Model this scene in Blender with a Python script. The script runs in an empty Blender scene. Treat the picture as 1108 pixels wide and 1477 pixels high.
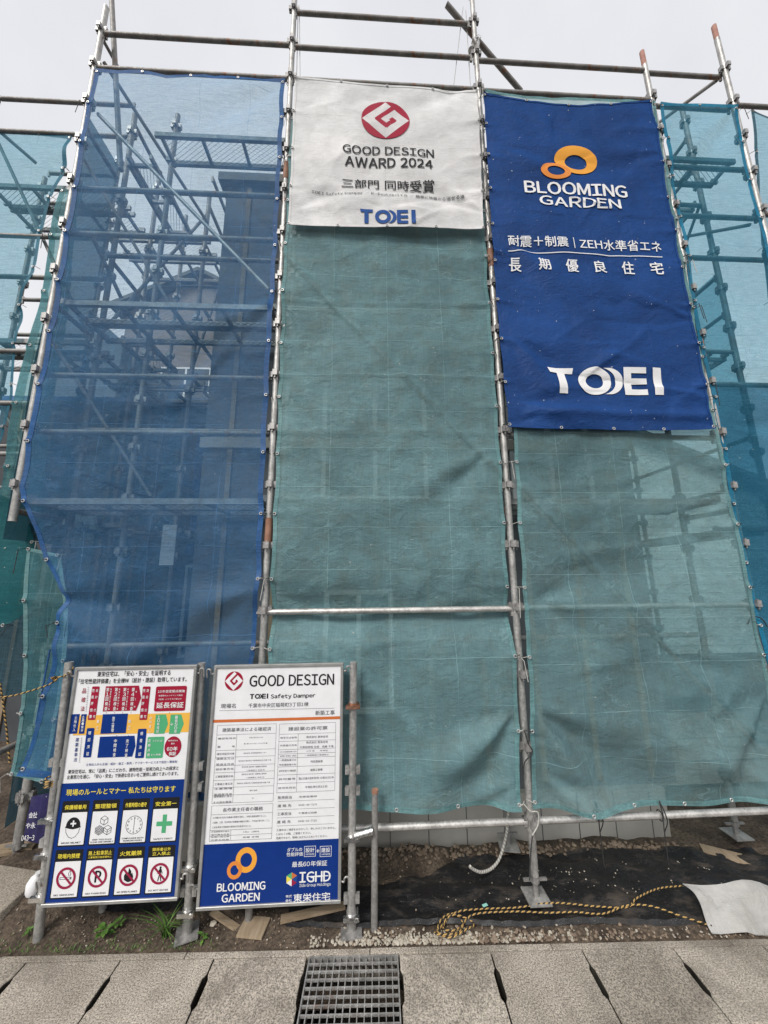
import bpy, bmesh, math, random
import numpy as np
from mathutils import Vector, Matrix
random.seed(7)
rng = np.random.RandomState(11)
PI = math.pi
scene = bpy.context.scene
C = scene.collection

# ------------------------------------------------------------------ camera
PW, PH = 1108.0, 1477.0
FPX, PITCH, YAW, ROLL = 500.54, .1853, .048, -.0098
CAM = np.array([.7286, -2.5424, 2.008])
def _basis():
    cp, sp, cy, sy, cr, sr = (math.cos(PITCH), math.sin(PITCH), math.cos(YAW), math.sin(YAW), math.cos(ROLL), math.sin(ROLL))
    f = np.array([sy*cp, cy*cp, sp]); r = np.array([cy, -sy, 0.]); u = np.cross(r, f)
    return r*cr+u*sr, -r*sr+u*cr, f
CR, CU, CF = _basis()
cd = bpy.data.cameras.new('camera'); cam = bpy.data.objects.new('camera', cd); C.objects.link(cam)
cd.sensor_fit = 'HORIZONTAL'; cd.sensor_width = 36; cd.lens = FPX/PW*36; cd.clip_start = .05; cd.clip_end = 800
cam.matrix_world = Matrix(((CR[0], CU[0], -CF[0], CAM[0]), (CR[1], CU[1], -CF[1], CAM[1]), (CR[2], CU[2], -CF[2], CAM[2]), (0, 0, 0, 1)))
scene.camera = cam
def _ray(x, y):
    return CF*FPX+CR*(x-PW/2)-CU*(y-PH/2)
def at(x, y, Y=0.):                 # a place seen in the photograph, on the upright plane at depth Y
    v = _ray(x, y); return CAM+v*((Y-CAM[1])/v[1])
def gz(x, y, z=0.):                 # the same on a level plane
    v = _ray(x, y); return CAM+v*((z-CAM[2])/v[2])

# ------------------------------------------------------------------ world, sun, exposure
SUN_EL, SUN_AZ = math.radians(44), math.radians(213)
w = bpy.data.worlds.new('World'); scene.world = w; w.use_nodes = True
nt = w.node_tree; nt.nodes.clear()
def N(nt, t, **k):
    n = nt.nodes.new(t)
    for a, b in k.items():
        setattr(n, a, b)
    return n
out = N(nt, 'ShaderNodeOutputWorld'); mixw = N(nt, 'ShaderNodeMixShader')
sky = N(nt, 'ShaderNodeTexSky'); sky.sky_type = 'NISHITA'; sky.sun_disc = False
sky.sun_elevation = SUN_EL; sky.sun_rotation = SUN_AZ; sky.air_density = 1; sky.dust_density = 3
b1 = N(nt, 'ShaderNodeBackground'); b1.inputs[1].default_value = .06
b2 = N(nt, 'ShaderNodeBackground'); b2.inputs[1].default_value = .57
tcw = N(nt, 'ShaderNodeTexCoord'); nzw = N(nt, 'ShaderNodeTexNoise'); nzw.inputs['Scale'].default_value = 1.6; nzw.inputs['Detail'].default_value = 5
rpw = N(nt, 'ShaderNodeValToRGB')
rpw.color_ramp.elements[0].position = .3; rpw.color_ramp.elements[0].color = (.75, .76, .80, 1)
rpw.color_ramp.elements[1].position = .7; rpw.color_ramp.elements[1].color = (.99, .99, 1, 1)
nt.links.new(tcw.outputs['Generated'], nzw.inputs['Vector']); nt.links.new(nzw.outputs['Fac'], rpw.inputs[0])
nt.links.new(rpw.outputs[0], b2.inputs[0]); nt.links.new(sky.outputs[0], b1.inputs[0])
mixw.inputs[0].default_value = .93
nt.links.new(b1.outputs[0], mixw.inputs[1]); nt.links.new(b2.outputs[0], mixw.inputs[2]); nt.links.new(mixw.outputs[0], out.inputs[0])
sd = bpy.data.lights.new('sun', 'SUN'); sun = bpy.data.objects.new('sun', sd); C.objects.link(sun)
sd.energy = 1.5; sd.angle = math.radians(20); sd.color = (1, .965, .92)
sdir = Vector((math.sin(SUN_AZ)*math.cos(SUN_EL), math.cos(SUN_AZ)*math.cos(SUN_EL), math.sin(SUN_EL)))
sun.rotation_euler = sdir.to_track_quat('Z', 'Y').to_euler(); sun.location = (0, -10, 20)
vs = scene.view_settings
vs.view_transform = 'Standard'; vs.look = 'None'; vs.exposure = 0.9; vs.gamma = 1; vs.use_curve_mapping = False
scene.render.engine = 'CYCLES'
scene.cycles.transparent_max_bounces = 24; scene.cycles.max_bounces = 8

# ------------------------------------------------------------------ materials
def mat(name):
    m = bpy.data.materials.new(name); m.use_nodes = True
    return m, m.node_tree, m.node_tree.nodes['Principled BSDF']
def ramp(nt, src, stops):
    r = N(nt, 'ShaderNodeValToRGB'); e = r.color_ramp.elements
    while len(e) < len(stops): e.new(.5)
    for k, (p, c) in enumerate(stops):
        e[k].position = p; e[k].color = (*c, 1) if len(c) == 3 else c
    nt.links.new(src, r.inputs[0]); return r.outputs[0]
def noise(nt, scale, detail=4, rough=.6, stretch=None, coord='Object', dist=0):
    tc = N(nt, 'ShaderNodeTexCoord'); n = N(nt, 'ShaderNodeTexNoise')
    n.inputs['Scale'].default_value = scale; n.inputs['Detail'].default_value = detail; n.inputs['Roughness'].default_value = rough
    n.inputs['Distortion'].default_value = dist
    src = tc.outputs[coord]
    if stretch:
        mp = N(nt, 'ShaderNodeMapping'); mp.inputs['Scale'].default_value = stretch
        nt.links.new(src, mp.inputs[0]); src = mp.outputs[0]
    nt.links.new(src, n.inputs['Vector']); return n.outputs['Fac']
def mixc(nt, f, a, b, mode='MIX'):
    m = N(nt, 'ShaderNodeMix', data_type='RGBA', blend_type=mode)
    for s, v in ((m.inputs[0], f), (m.inputs[6], a), (m.inputs[7], b)):
        if isinstance(v, (int, float)): s.default_value = v
        elif isinstance(v, tuple): s.default_value = (*v, 1)
        else: nt.links.new(v, s)
    return m.outputs[2]
def math_(nt, op, a, b=None, clamp=False):
    m = N(nt, 'ShaderNodeMath', operation=op); m.use_clamp = clamp
    for k, v in enumerate((a, b)):
        if v is None: continue
        if isinstance(v, (int, float)): m.inputs[k].default_value = v
        else: nt.links.new(v, m.inputs[k])
    return m.outputs[0]
def bump(nt, h, strength, dist, into, prev=None):
    b = N(nt, 'ShaderNodeBump'); b.inputs['Strength'].default_value = strength; b.inputs['Distance'].default_value = dist
    nt.links.new(h, b.inputs['Height'])
    if prev: nt.links.new(prev, b.inputs['Normal'])
    if into: nt.links.new(b.outputs[0], into)
    return b.outputs[0]
def basic(name, c1, c2, scale=6, rough=.7, metal=0, bs=.3, bd=.004, stretch=None, lo=.35, hi=.68, fine=None):
    m, nt, p = mat(name)
    f = noise(nt, scale, 6, .62, stretch)
    col = ramp(nt, f, [(lo, c1), (hi, c2)])
    if fine:
        g = noise(nt, fine[0], 3, .6)
        col = mixc(nt, fine[1], col, ramp(nt, g, [(.35, (.35, .35, .35)), (.65, (1.5, 1.5, 1.5))]), 'MULTIPLY')
        bump(nt, g, bs, bd, p.inputs['Normal'])
    else:
        bump(nt, noise(nt, scale*6, 4, .6), bs, bd, p.inputs['Normal'])
    nt.links.new(col, p.inputs['Base Color']); p.inputs['Roughness'].default_value = rough; p.inputs['Metallic'].default_value = metal
    return m
def steel(name, c, rust=.12, metal=.55, rough=.48):
    m, nt, p = mat(name)
    a = noise(nt, 9, 6, .65); b_ = noise(nt, 60, 4, .6); r = noise(nt, 5, 8, .75, (1, 1, .6), dist=1.2)
    base = ramp(nt, a, [(.3, tuple(x*.62 for x in c)), (.7, tuple(x*1.25 for x in c))])
    base = mixc(nt, .35, base, ramp(nt, b_, [(.35, (.5, .5, .5)), (.65, (1.3, 1.3, 1.3))]), 'MULTIPLY')
    base = mixc(nt, ramp(nt, r, [(.70-rust, (0, 0, 0)), (.76-rust*.6, (1, 1, 1))]), base, (.26, .12, .06))
    # splashes of dried mortar
    sp = noise(nt, 26, 5, .7)
    base = mixc(nt, ramp(nt, sp, [(.64, (0, 0, 0)), (.7, (.7, .7, .7))]), base, (.5, .48, .44))
    nt.links.new(base, p.inputs['Base Color']); p.inputs['Metallic'].default_value = metal
    nt.links.new(ramp(nt, b_, [(.3, (rough-.12,)*3), (.7, (rough+.2,)*3)]), p.inputs['Roughness'])
    bump(nt, b_, .25, .002, p.inputs['Normal'])
    return m
def net_mat(name, col, trans, transl=.3, dirt=(.2, .2, .17), dirtf=.25, rough=.75, bumpd=.012, weave=.5, crease=.5, pale=.25, sat_trans=1.):
    """woven sheet: part of the light goes through the holes, the threads scatter the rest"""
    m, nt, p = mat(name); o = nt.nodes['Material Output']
    big = noise(nt, 1.6, 5, .6, dist=.6); med = noise(nt, 7, 5, .65)
    st = noise(nt, 30, 4, .7, (.35, 1, 3.2)); wv = noise(nt, 260, 2, .6, (1, 1, 1))
    st2 = noise(nt, 30, 3, .7, (3.5, 1, .3))
    c = ramp(nt, big, [(.3, tuple(x*.78 for x in col)), (.7, tuple(min(1, x*1.22) for x in col))])
    c = mixc(nt, math_(nt, 'MULTIPLY', ramp(nt, med, [(.45, (0, 0, 0)), (.75, (1, 1, 1))]), dirtf), c, dirt)
    c = mixc(nt, weave, c, ramp(nt, st, [(.36, (.55, .55, .55)), (.64, (1.45, 1.45, 1.45))]), 'MULTIPLY')
    c = mixc(nt, weave*.6, c, ramp(nt, st2, [(.36, (.6, .6, .6)), (.64, (1.4, 1.4, 1.4))]), 'MULTIPLY')
    c = mixc(nt, weave*.8, c, ramp(nt, wv, [(.3, (.5, .5, .5)), (.7, (1.5, 1.5, 1.5))]), 'MULTIPLY')
    # crumple creases: narrow ridges where a warped noise crosses its mean, broken up by a mask
    tc = N(nt, 'ShaderNodeTexCoord')
    rn = noise(nt, 3.2, 2, .5, (1, 1, 1.7), dist=1.4); rn2 = noise(nt, 8, 2, .5, (1, 1, 1.3), dist=.9)
    ra = ramp(nt, math_(nt, 'ABSOLUTE', math_(nt, 'SUBTRACT', rn, .5)), [(0, (1, 1, 1)), (.018, (0, 0, 0))])
    rb = ramp(nt, math_(nt, 'ABSOLUTE', math_(nt, 'SUBTRACT', rn2, .5)), [(0, (1, 1, 1)), (.04, (0, 0, 0))])
    crm = math_(nt, 'MULTIPLY', math_(nt, 'MAXIMUM', ra, rb), ramp(nt, noise(nt, 5.3, 4), [(.5, (0, 0, 0)), (.68, (.6, .6, .6))]))
    fk = noise(nt, 34, 2, .5); c = mixc(nt, ramp(nt, fk, [(.745, (0, 0, 0)), (.765, (.75, .75, .75))]), c, (.62, .64, .6))
    fk2 = noise(nt, 21, 3, .6, (1, 1, .6)); c = mixc(nt, ramp(nt, fk2, [(.23, (.7, .7, .7)), (.26, (0, 0, 0))]), c, (.05, .045, .04))
    # packing folds: a grid of faint straight lines
    br = N(nt, 'ShaderNodeTexBrick'); br.inputs['Scale'].default_value = 1; br.offset = 0; br.inputs['Mortar Size'].default_value = .004
    br.inputs['Mortar Smooth'].default_value = .6; br.inputs['Brick Width'].default_value = .447; br.inputs['Row Height'].default_value = .305
    sx = N(nt, 'ShaderNodeSeparateXYZ'); cx = N(nt, 'ShaderNodeCombineXYZ'); nt.links.new(tc.outputs['Object'], sx.inputs[0])
    wob = math_(nt, 'MULTIPLY', noise(nt, 2.2, 3), .03)
    nt.links.new(math_(nt, 'ADD', sx.outputs[0], wob), cx.inputs[0]); nt.links.new(math_(nt, 'ADD', sx.outputs[2], wob), cx.inputs[1]); nt.links.new(cx.outputs[0], br.inputs['Vector'])
    fold = math_(nt, 'MULTIPLY', br.outputs['Fac'], ramp(nt, noise(nt, 2.9, 3), [(.4, (.1, .1, .1)), (.62, (1, 1, 1))]))
    c = mixc(nt, math_(nt, 'MULTIPLY', math_(nt, 'MAXIMUM', crm, fold), pale), c, tuple(min(1, x*2.2+.12) for x in col))
    if bumpd:
        h1 = bump(nt, noise(nt, 9, 6, .68, (1, 1, 1.5), dist=.8), .5, bumpd, None)
        h2 = bump(nt, math_(nt, "ADD", crm, math_(nt, "MULTIPLY", fold, .6)), crease, .004, None, h1)
        h3 = bump(nt, st, .35, .002, None, h2)
    df = N(nt, 'ShaderNodeBsdfDiffuse'); tl = N(nt, 'ShaderNodeBsdfTranslucent'); gl = N(nt, 'ShaderNodeBsdfGlossy'); gl.inputs['Roughness'].default_value = .5
    nt.links.new(c, df.inputs[0]); nt.links.new(mixc(nt, .6, c, tuple(min(1, x*1.6) for x in col)), tl.inputs[0]); gl.inputs[0].default_value = (.5, .5, .5, 1)
    if bumpd:
        for s in (df, gl): nt.links.new(h3, s.inputs['Normal'])
        nt.links.new(h2, tl.inputs['Normal'])
    m1 = N(nt, 'ShaderNodeMixShader'); m1.inputs[0].default_value = transl; nt.links.new(df.outputs[0], m1.inputs[1]); nt.links.new(tl.outputs[0], m1.inputs[2])
    m2 = N(nt, 'ShaderNodeMixShader'); m2.inputs[0].default_value = .03; nt.links.new(m1.outputs[0], m2.inputs[1]); nt.links.new(gl.outputs[0], m2.inputs[2])
    if trans > 0:
        tr = N(nt, 'ShaderNodeBsdfTransparent'); m3 = N(nt, 'ShaderNodeMixShader')
        tr.inputs[0].default_value = tuple(1-(1-min(1, x*2.2+.5))*sat_trans for x in col)+(1,)
        f = math_(nt, 'MULTIPLY', ramp(nt, wv, [(.3, (.72,)*3), (.7, (1.25,)*3)]), trans)
        f = math_(nt, 'MULTIPLY', f, ramp(nt, st, [(.36, (.85,)*3), (.64, (1.12,)*3)]))
        f = math_(nt, 'MULTIPLY', f, math_(nt, 'SUBTRACT', 1, math_(nt, 'MULTIPLY', math_(nt, 'MAXIMUM', crm, fold), .35)), True)
        nt.links.new(f, m3.inputs[0]); nt.links.new(m2.outputs[0], m3.inputs[1]); nt.links.new(tr.outputs[0], m3.inputs[2]); nt.links.new(m3.outputs[0], o.inputs[0])
    else: nt.links.new(m2.outputs[0], o.inputs[0])
    return m
def plain(name, c, rough=.5, metal=0, coat=0, scr=False):
    m, nt, p = mat(name)
    a = noise(nt, 14, 5, .6)
    col = mixc(nt, .25, c, ramp(nt, a, [(.3, (.75, .74, .72)), (.7, (1.08, 1.08, 1.08))]), 'MULTIPLY')
    nt.links.new(col, p.inputs['Base Color']); p.inputs['Roughness'].default_value = rough; p.inputs['Metallic'].default_value = metal; p.inputs['Specular IOR Level'].default_value = .12 if name.startswith('print') else .35
    return m
M = {}
M['steel'] = steel('galvanised_steel', (.46, .45, .43))
M['steel_dull'] = steel('weathered_steel', (.30, .29, .275), .16, .4, .6)
M['pipe_bright'] = steel('bright_pipe', (.62, .60, .57), .05, .6, .38)
M['rust'] = basic('orange_primer_steel', (.25, .12, .075), (.37, .20, .135), 14, .75)
M['tip'] = basic('salmon_paint', (.36, .17, .13), (.48, .27, .22), 14, .8)
M['clamp'] = steel('clamp_steel', (.34, .33, .32), .1, .5, .45)
M['deck'] = steel('deck_steel', (.33, .33, .325), .08, .4, .6)
M['chrome'] = steel('shiny_clamp', (.75, .74, .72), .02, .95, .2)
M['copper'] = steel('rusty_clamp', (.50, .27, .18), .2, .8, .32)
M['blue_net'] = net_mat('blue_mesh', (.07, .205, .41), .56, .3, (.18, .21, .24), .3, crease=.8, bumpd=.025, pale=.2, weave=.35, sat_trans=.4)
M['blue_hem'] = net_mat('blue_hem', (.035, .125, .32), .10, .3, bumpd=.004, pale=.05)
M['teal_net'] = net_mat('faded_green_mesh', (.185, .335, .36), .27, .25, (.17, .19, .15), .45, weave=.3, pale=.3, bumpd=.028, crease=.8)
M['teal_net2'] = net_mat('faded_green_mesh_open', (.185, .335, .36), .40, .25, (.17, .19, .15), .45, weave=.3, pale=.3, bumpd=.028, crease=.8)
M['teal_hem'] = net_mat('green_hem', (.17, .33, .34), .06, .3, bumpd=.004, pale=.2)
M['aqua_net'] = net_mat('aqua_mesh', (.035, .19, .30), .52, .35, (.2, .25, .25), .1, weave=.3, pale=.2, sat_trans=.8, crease=.8, bumpd=.02)
M['aqua_hem'] = net_mat('aqua_hem', (.025, .24, .40), .1, .35, bumpd=.004)
M['turq_net'] = net_mat('turquoise_mesh', (.045, .19, .29), .54, .35, (.2, .25, .25), .1, weave=.3, pale=.2, sat_trans=.75, crease=.8, bumpd=.02)
M['turq_hem'] = net_mat('turquoise_hem', (.03, .17, .25), .1, .35, bumpd=.004)
M['deepgreen'] = net_mat('deep_green_mesh', (.012, .11, .125), .10, .2, (.05, .1, .1), .1, weave=.3, pale=.08)
M['grey_net'] = net_mat('grey_green_mesh', (.08, .22, .25), .38, .3, (.2, .2, .17), .3)
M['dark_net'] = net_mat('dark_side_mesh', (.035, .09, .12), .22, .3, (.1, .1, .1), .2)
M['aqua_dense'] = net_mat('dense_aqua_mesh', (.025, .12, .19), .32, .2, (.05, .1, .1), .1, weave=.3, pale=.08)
M['tarp_blue'] = net_mat('blue_tarpaulin', (.03, .11, .33), 0, .2, (.1, .12, .15), .15)
M['white_cloth'] = net_mat('white_banner_cloth', (.78, .775, .77), 0, .18, (.45, .44, .42), .35, weave=.06, pale=0, crease=.5, bumpd=.012)
M['blue_cloth'] = net_mat('blue_banner_cloth', (.012, .058, .215), 0, .12, (.02, .05, .16), .2, weave=.12, pale=.03, crease=.5, bumpd=.028)
M['white_sheet'] = net_mat('white_plastic_sheet', (.50, .49, .47), 0, .15, (.35, .33, .29), .45, weave=.08, pale=0, crease=1.0, bumpd=.035)
M['purple'] = net_mat('purple_cloth', (.04, .035, .12), 0, .2, weave=.2)
M['ink_red'] = plain('print_red', (.33, .014, .04), .55); M['ink_black'] = plain('print_black', (.018, .018, .02), .55)
M['ink_blue'] = plain('print_blue', (.015, .07, .26), .5); M['ink_white'] = plain('print_white', (.80, .80, .80), .5)
M['ink_orange'] = plain('print_orange', (.80, .36, .05), .5); M['ink_orange2'] = plain('print_deep_orange', (.72, .25, .05), .5)
M['ink_navy'] = plain('print_navy', (.008, .035, .20), .35); M['ink_green'] = plain('print_green', (.09, .40, .19), .4)
M['ink_yellow'] = plain('print_yellow', (.80, .66, .08), .4); M['ink_amber'] = plain('print_amber', (.82, .46, .08), .4)
M['ink_grey'] = plain('print_grey', (.13, .13, .14), .5); M['ink_rust'] = plain('print_rust', (.58, .16, .05), .5); M['ink_maroon'] = plain('print_maroon', (.30, .02, .06), .5)
M['board'] = plain('board_white', (.80, .80, .81), .3)
nt = M['board'].node_tree; p = nt.nodes['Principled BSDF']; src = p.inputs['Base Color'].links[0].from_socket
c_ = mixc(nt, ramp(nt, noise(nt, 42, 5, .8), [(.66, (0, 0, 0)), (.74, (.5, .5, .5))]), src, (.38, .33, .27)); nt.links.new(c_, p.inputs['Base Color'])
M['alu'] = basic('board_frame_metal', (.30, .30, .29), (.46, .455, .44), 9, .45, .5, .1, .001)
M['cord'] = basic('dark_cord', (.02, .02, .022), (.05, .05, .05), 30, .8)
M['wire'] = basic('pale_cord', (.4, .39, .36), (.55, .54, .5), 30, .8)
M['eyelet'] = plain('eyelet_metal', (.55, .55, .54), .4, .5)
M['concrete'] = basic('slab_concrete', (.27, .238, .195), (.45, .402, .338), 1.7, .9, 0, .7, .004, fine=(150, 1.0), lo=.34, hi=.62)
M['concrete2'] = basic('kerb_concrete', (.29, .25, .20), (.43, .38, .31), 4, .92, 0, .6, .004, fine=(130, .65))
M['foundation'] = basic('foundation_concrete', (.30, .28, .25), (.42, .39, .35), 1.5, .85, 0, .12, .003)
M['soil'] = basic('bare_soil', (.045, .032, .022), (.14, .105, .075), 4.5, .95, 0, 1, .012, fine=(48, .7))
M['asphalt'] = basic('asphalt', (.045, .045, .045), (.07, .068, .066), 8, .9, 0, .6, .004, fine=(160, .6))
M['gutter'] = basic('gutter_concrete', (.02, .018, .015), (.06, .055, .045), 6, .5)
M['wood'] = basic('weathered_wood', (.22, .16, .10), (.36, .28, .19), 5, .85, 0, .6, .003, (1, 9, 1))
M['plywood'] = basic('plywood', (.26, .19, .12), (.38, .30, .21), 6, .8, 0, .4, .002, (8, 1, 1))
M['stone'] = basic('pale_gravel', (.30, .265, .21), (.50, .455, .38), 22, .9, 0, .5, .004)
M['stone_b'] = basic('brown_gravel', (.14, .10, .07), (.30, .23, .17), 22, .9, 0, .5, .004)
M['housewall'] = basic('grey_sheathing', (.11, .115, .125), (.165, .17, .18), 1.2, .85, 0, .2, .003)
M['housewall2'] = basic('dark_sheathing', (.05, .055, .06), (.085, .09, .1), 1.2, .85, 0, .2, .003)
M['brownwall'] = basic('brown_house_wall', (.19, .165, .155), (.25, .22, .205), 2, .85)
M['palewall'] = basic('pale_house_wall', (.62, .57, .52), (.76, .71, .66), 2, .85)
M['rooftile'] = basic('grey_roof', (.09, .10, .09), (.16, .17, .16), 5, .8)
M['blueroof'] = basic('blue_tarp_roof', (.03, .10, .28), (.06, .17, .4), 2, .6)
M['frame'] = plain('white_window_frame', (.7, .7, .7), .4)
m = M['concrete']; nt = m.node_tree; p = nt.nodes['Principled BSDF']; src = p.inputs['Base Color'].links[0].from_socket
oi = N(nt, 'ShaderNodeObjectInfo'); v_ = ramp(nt, oi.outputs['Random'], [(0, (.84, .83, .82)), (1, (1.1, 1.1, 1.1))])
c_ = mixc(nt, 1., src, v_, 'MULTIPLY'); st_ = noise(nt, 2.4, 7, .72, dist=.8); c_ = mixc(nt, ramp(nt, st_, [(.50, (0, 0, 0)), (.66, (.55, .55, .55))]), c_, (.12, .10, .08))
st_ = noise(nt, 60, 4, .8); c_ = mixc(nt, ramp(nt, st_, [(.62, (0, 0, 0)), (.70, (.6, .6, .6))]), c_, (.10, .09, .075)); nt.links.new(c_, p.inputs['Base Color'])
m, nt, p = mat('window_glass'); p.inputs['Base Color'].default_value = (.05, .06, .07, 1); p.inputs['Roughness'].default_value = .06; p.inputs['Specular IOR Level'].default_value = .9
bump(nt, noise(nt, 3, 2), .1, .01, p.inputs['Normal']); M['glass'] = m
m, nt, p = mat('black_plastic_film'); M['film'] = m
f = noise(nt, 3.5, 6, .7, (1, 2.2, 1)); s = noise(nt, 90, 3, .7)
nt.links.new(mixc(nt, ramp(nt, s, [(.66, (0, 0, 0)), (.72, (.8, .8, .8))]), ramp(nt, f, [(.52, (.010, .010, .011)), (.74, (.085, .066, .05))]), (.30, .27, .23)), p.inputs['Base Color'])
nt.links.new(ramp(nt, f, [(.42, (.28,)*3), (.6, (.75,)*3)]), p.inputs['Roughness']); bump(nt, noise(nt, 12, 6, .7, (1, 3, 1), dist=1.), .6, .012, p.inputs['Normal'])
m, nt, p = mat('green_leaf'); M['leaf'] = m
nt.links.new(ramp(nt, noise(nt, 14, 3), [(.35, (.05, .12, .02)), (.65, (.13, .24, .05))]), p.inputs['Base Color']); p.inputs['Roughness'].default_value = .5
def rope_mat(name, c1, c2, per):
    m, nt, p = mat(name)
    uv = N(nt, 'ShaderNodeUVMap'); sx = N(nt, 'ShaderNodeSeparateXYZ'); nt.links.new(uv.outputs[0], sx.inputs[0])
    ph = math_(nt, 'FRACT', math_(nt, 'ADD', math_(nt, 'MULTIPLY', sx.outputs[1], 1/per), sx.outputs[0]))
    g = N(nt, 'ShaderNodeMath', operation='GREATER_THAN'); nt.links.new(ph, g.inputs[0]); g.inputs[1].default_value = .5
    nt.links.new(mixc(nt, g.outputs[0], c1, c2), p.inputs['Base Color']); p.inputs['Roughness'].default_value = .8
    tri = math_(nt, 'PINGPONG', math_(nt, 'MULTIPLY', ph, 2), .5)
    bump(nt, tri, 1, .006, p.inputs['Normal']); return m
M['tiger'] = rope_mat('yellow_black_rope', (.52, .33, .11), (.03, .024, .018), .034)
M['white_rope'] = rope_mat('white_rope', (.62, .60, .55), (.36, .34, .30), .022)

# ------------------------------------------------------------------ mesh helpers
class MB:
    def __init__(s): s.v = []; s.f = []; s.uv = None
    def add(s, vs, fs):
        n = len(s.v); s.v += [tuple(map(float, q)) for q in vs]; s.f += [tuple(i+n for i in q) for q in fs]; return s
    def box(s, x0, x1, y0, y1, z0, z1, rot=None, piv=None):
        vs = [(x, y, z) for z in (z0, z1) for y in (y0, y1) for x in (x0, x1)]
        if rot is not None:
            c = Vector(piv if piv is not None else ((x0+x1)/2, (y0+y1)/2, (z0+z1)/2)); vs = [tuple(rot @ (Vector(q)-c)+c) for q in vs]
        return s.add(vs, [(0, 2, 3, 1), (4, 5, 7, 6), (0, 1, 5, 4), (1, 3, 7, 5), (3, 2, 6, 7), (2, 0, 4, 6)])
    def bar(s, a, b, wx, wz):
        """square bar from a to b"""
        a = Vector(a); b = Vector(b); d = (b-a).normalized(); u = d.cross(Vector((0, 0, 1)))
        if u.length < .05: u = d.cross(Vector((0, 1, 0)))
        u.normalize(); v = u.cross(d).normalized(); u *= wx/2; v *= wz/2
        vs = [p+q for p in (a, b) for q in (u+v, -u+v, -u-v, u-v)]
        return s.add(vs, [(0, 1, 2, 3), (7, 6, 5, 4), (0, 4, 5, 1), (1, 5, 6, 2), (2, 6, 7, 3), (3, 7, 4, 0)])
    def tube(s, pts, r, n=12, caps=True, uv=False, rr=None):
        pts = [Vector(q) for q in pts]; base = len(s.v); up = None; L = 0; uvs = []
        for i, q in enumerate(pts):
            d = (pts[min(i+1, len(pts)-1)]-pts[max(i-1, 0)]).normalized()
            if up is None:
                up = d.cross(Vector((.3, .2, 1))).normalized() if abs(d.z) < .9 else d.cross(Vector((1, .1, 0))).normalized()
            up = (up-d*up.dot(d)).normalized(); v = d.cross(up)
            if i: L += (q-pts[i-1]).length
            ri = rr[i] if rr else r
            for k in range(n):
                a = 2*PI*k/n; s.v.append(tuple(q+(up*math.cos(a)+v*math.sin(a))*ri)); uvs.append((k/n, L))
        for i in range(len(pts)-1):
            for k in range(n):
                a = base+i*n+k; b = base+i*n+(k+1) % n; s.f.append((a, b, b+n, a+n))
        if caps:
            s.f.append(tuple(base+k for k in range(n))[::-1]); s.f.append(tuple(base+(len(pts)-1)*n+k for k in range(n)))
        if uv: s.uv = (s.uv or [])+uvs
        return s
    def build(s, name, m, parent=None, loc=None, smooth=False, wl=None):
        """verts are world coordinates; loc = where the object's origin goes"""
        me = bpy.data.meshes.new(name)
        if loc is None: loc = (0, 0, 0)
        pl = wl if wl is not None else (parent.matrix_basis.translation if parent is not None and parent.parent is None else None)
        L = Vector(loc)
        me.from_pydata([tuple(Vector(q)-L) for q in s.v], [], s.f); me.materials.append(M[m] if isinstance(m, str) else m)
        if s.uv:
            ul = me.uv_layers.new(name='UVMap')
            for lp in me.loops: ul.data[lp.index].uv = s.uv[lp.vertex_index]
            # seam: fix wrap
            for po in me.polygons:
                us = [ul.data[i].uv[0] for i in po.loop_indices]
                if max(us)-min(us) > .5:
                    for i in po.loop_indices:
                        if ul.data[i].uv[0] < .5: ul.data[i].uv[0] += 1
        if smooth:
            me.polygons.foreach_set('use_smooth', [True]*len(me.polygons))
            try: me.set_sharp_from_angle(angle=math.radians(40))
            except Exception: pass
        o = bpy.data.objects.new(name, me); C.objects.link(o)
        place(o, L, parent); return o
WLOC = {}
def place(o, L, parent):
    L = Vector(L)
    WLOC[o] = L
    if parent is not None:
        o.parent = parent; o.location = L-WLOC[parent]
    else: o.location = L
def inst(src, name, loc, parent=None, rot=None):
    o = bpy.data.objects.new(name, src.data if hasattr(src, 'data') else src); C.objects.link(o); place(o, loc, parent)
    if rot is not None: o.rotation_euler = rot
    return o
def tag(o, label, cat, group=None, kind=None):
    if label: o['label'] = label
    if cat: o['category'] = cat
    if group: o['group'] = group
    if kind: o['kind'] = kind
    return o
def empty(name, loc, label, cat, group=None):
    o = bpy.data.objects.new(name, None); C.objects.link(o); o.empty_display_size = .1; place(o, loc, None)
    return tag(o, label, cat, group)
def structure(o): o['kind'] = 'structure'; return o
def mesh_of(name, mb, m, smooth=False):
    me = bpy.data.meshes.new(name); me.from_pydata(mb.v, [], mb.f); me.materials.append(M[m])
    if smooth:
        me.polygons.foreach_set('use_smooth', [True]*len(me.polygons))
        try: me.set_sharp_from_angle(angle=math.radians(40))
        except Exception: pass
    return me
def smooth_noise(seed, n, k0, k1, amp):
    r = np.random.RandomState(seed); P = []
    for i in range(n):
        k = math.exp(r.uniform(math.log(k0), math.log(k1))); a = r.uniform(0, 2*PI)
        P.append((k*math.cos(a), k*math.sin(a), r.uniform(0, 2*PI), (k0/k)**.8))
    def f(x, z):
        wx = x+.06*np.sin(3.1*z+seed); wz = z+.06*np.sin(2.7*x+seed*2)
        s = 0
        for a, b, c, g in P: s = s+g*np.sin(a*wx+b*wz+c)
        return amp*s/math.sqrt(n)
    return f


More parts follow.
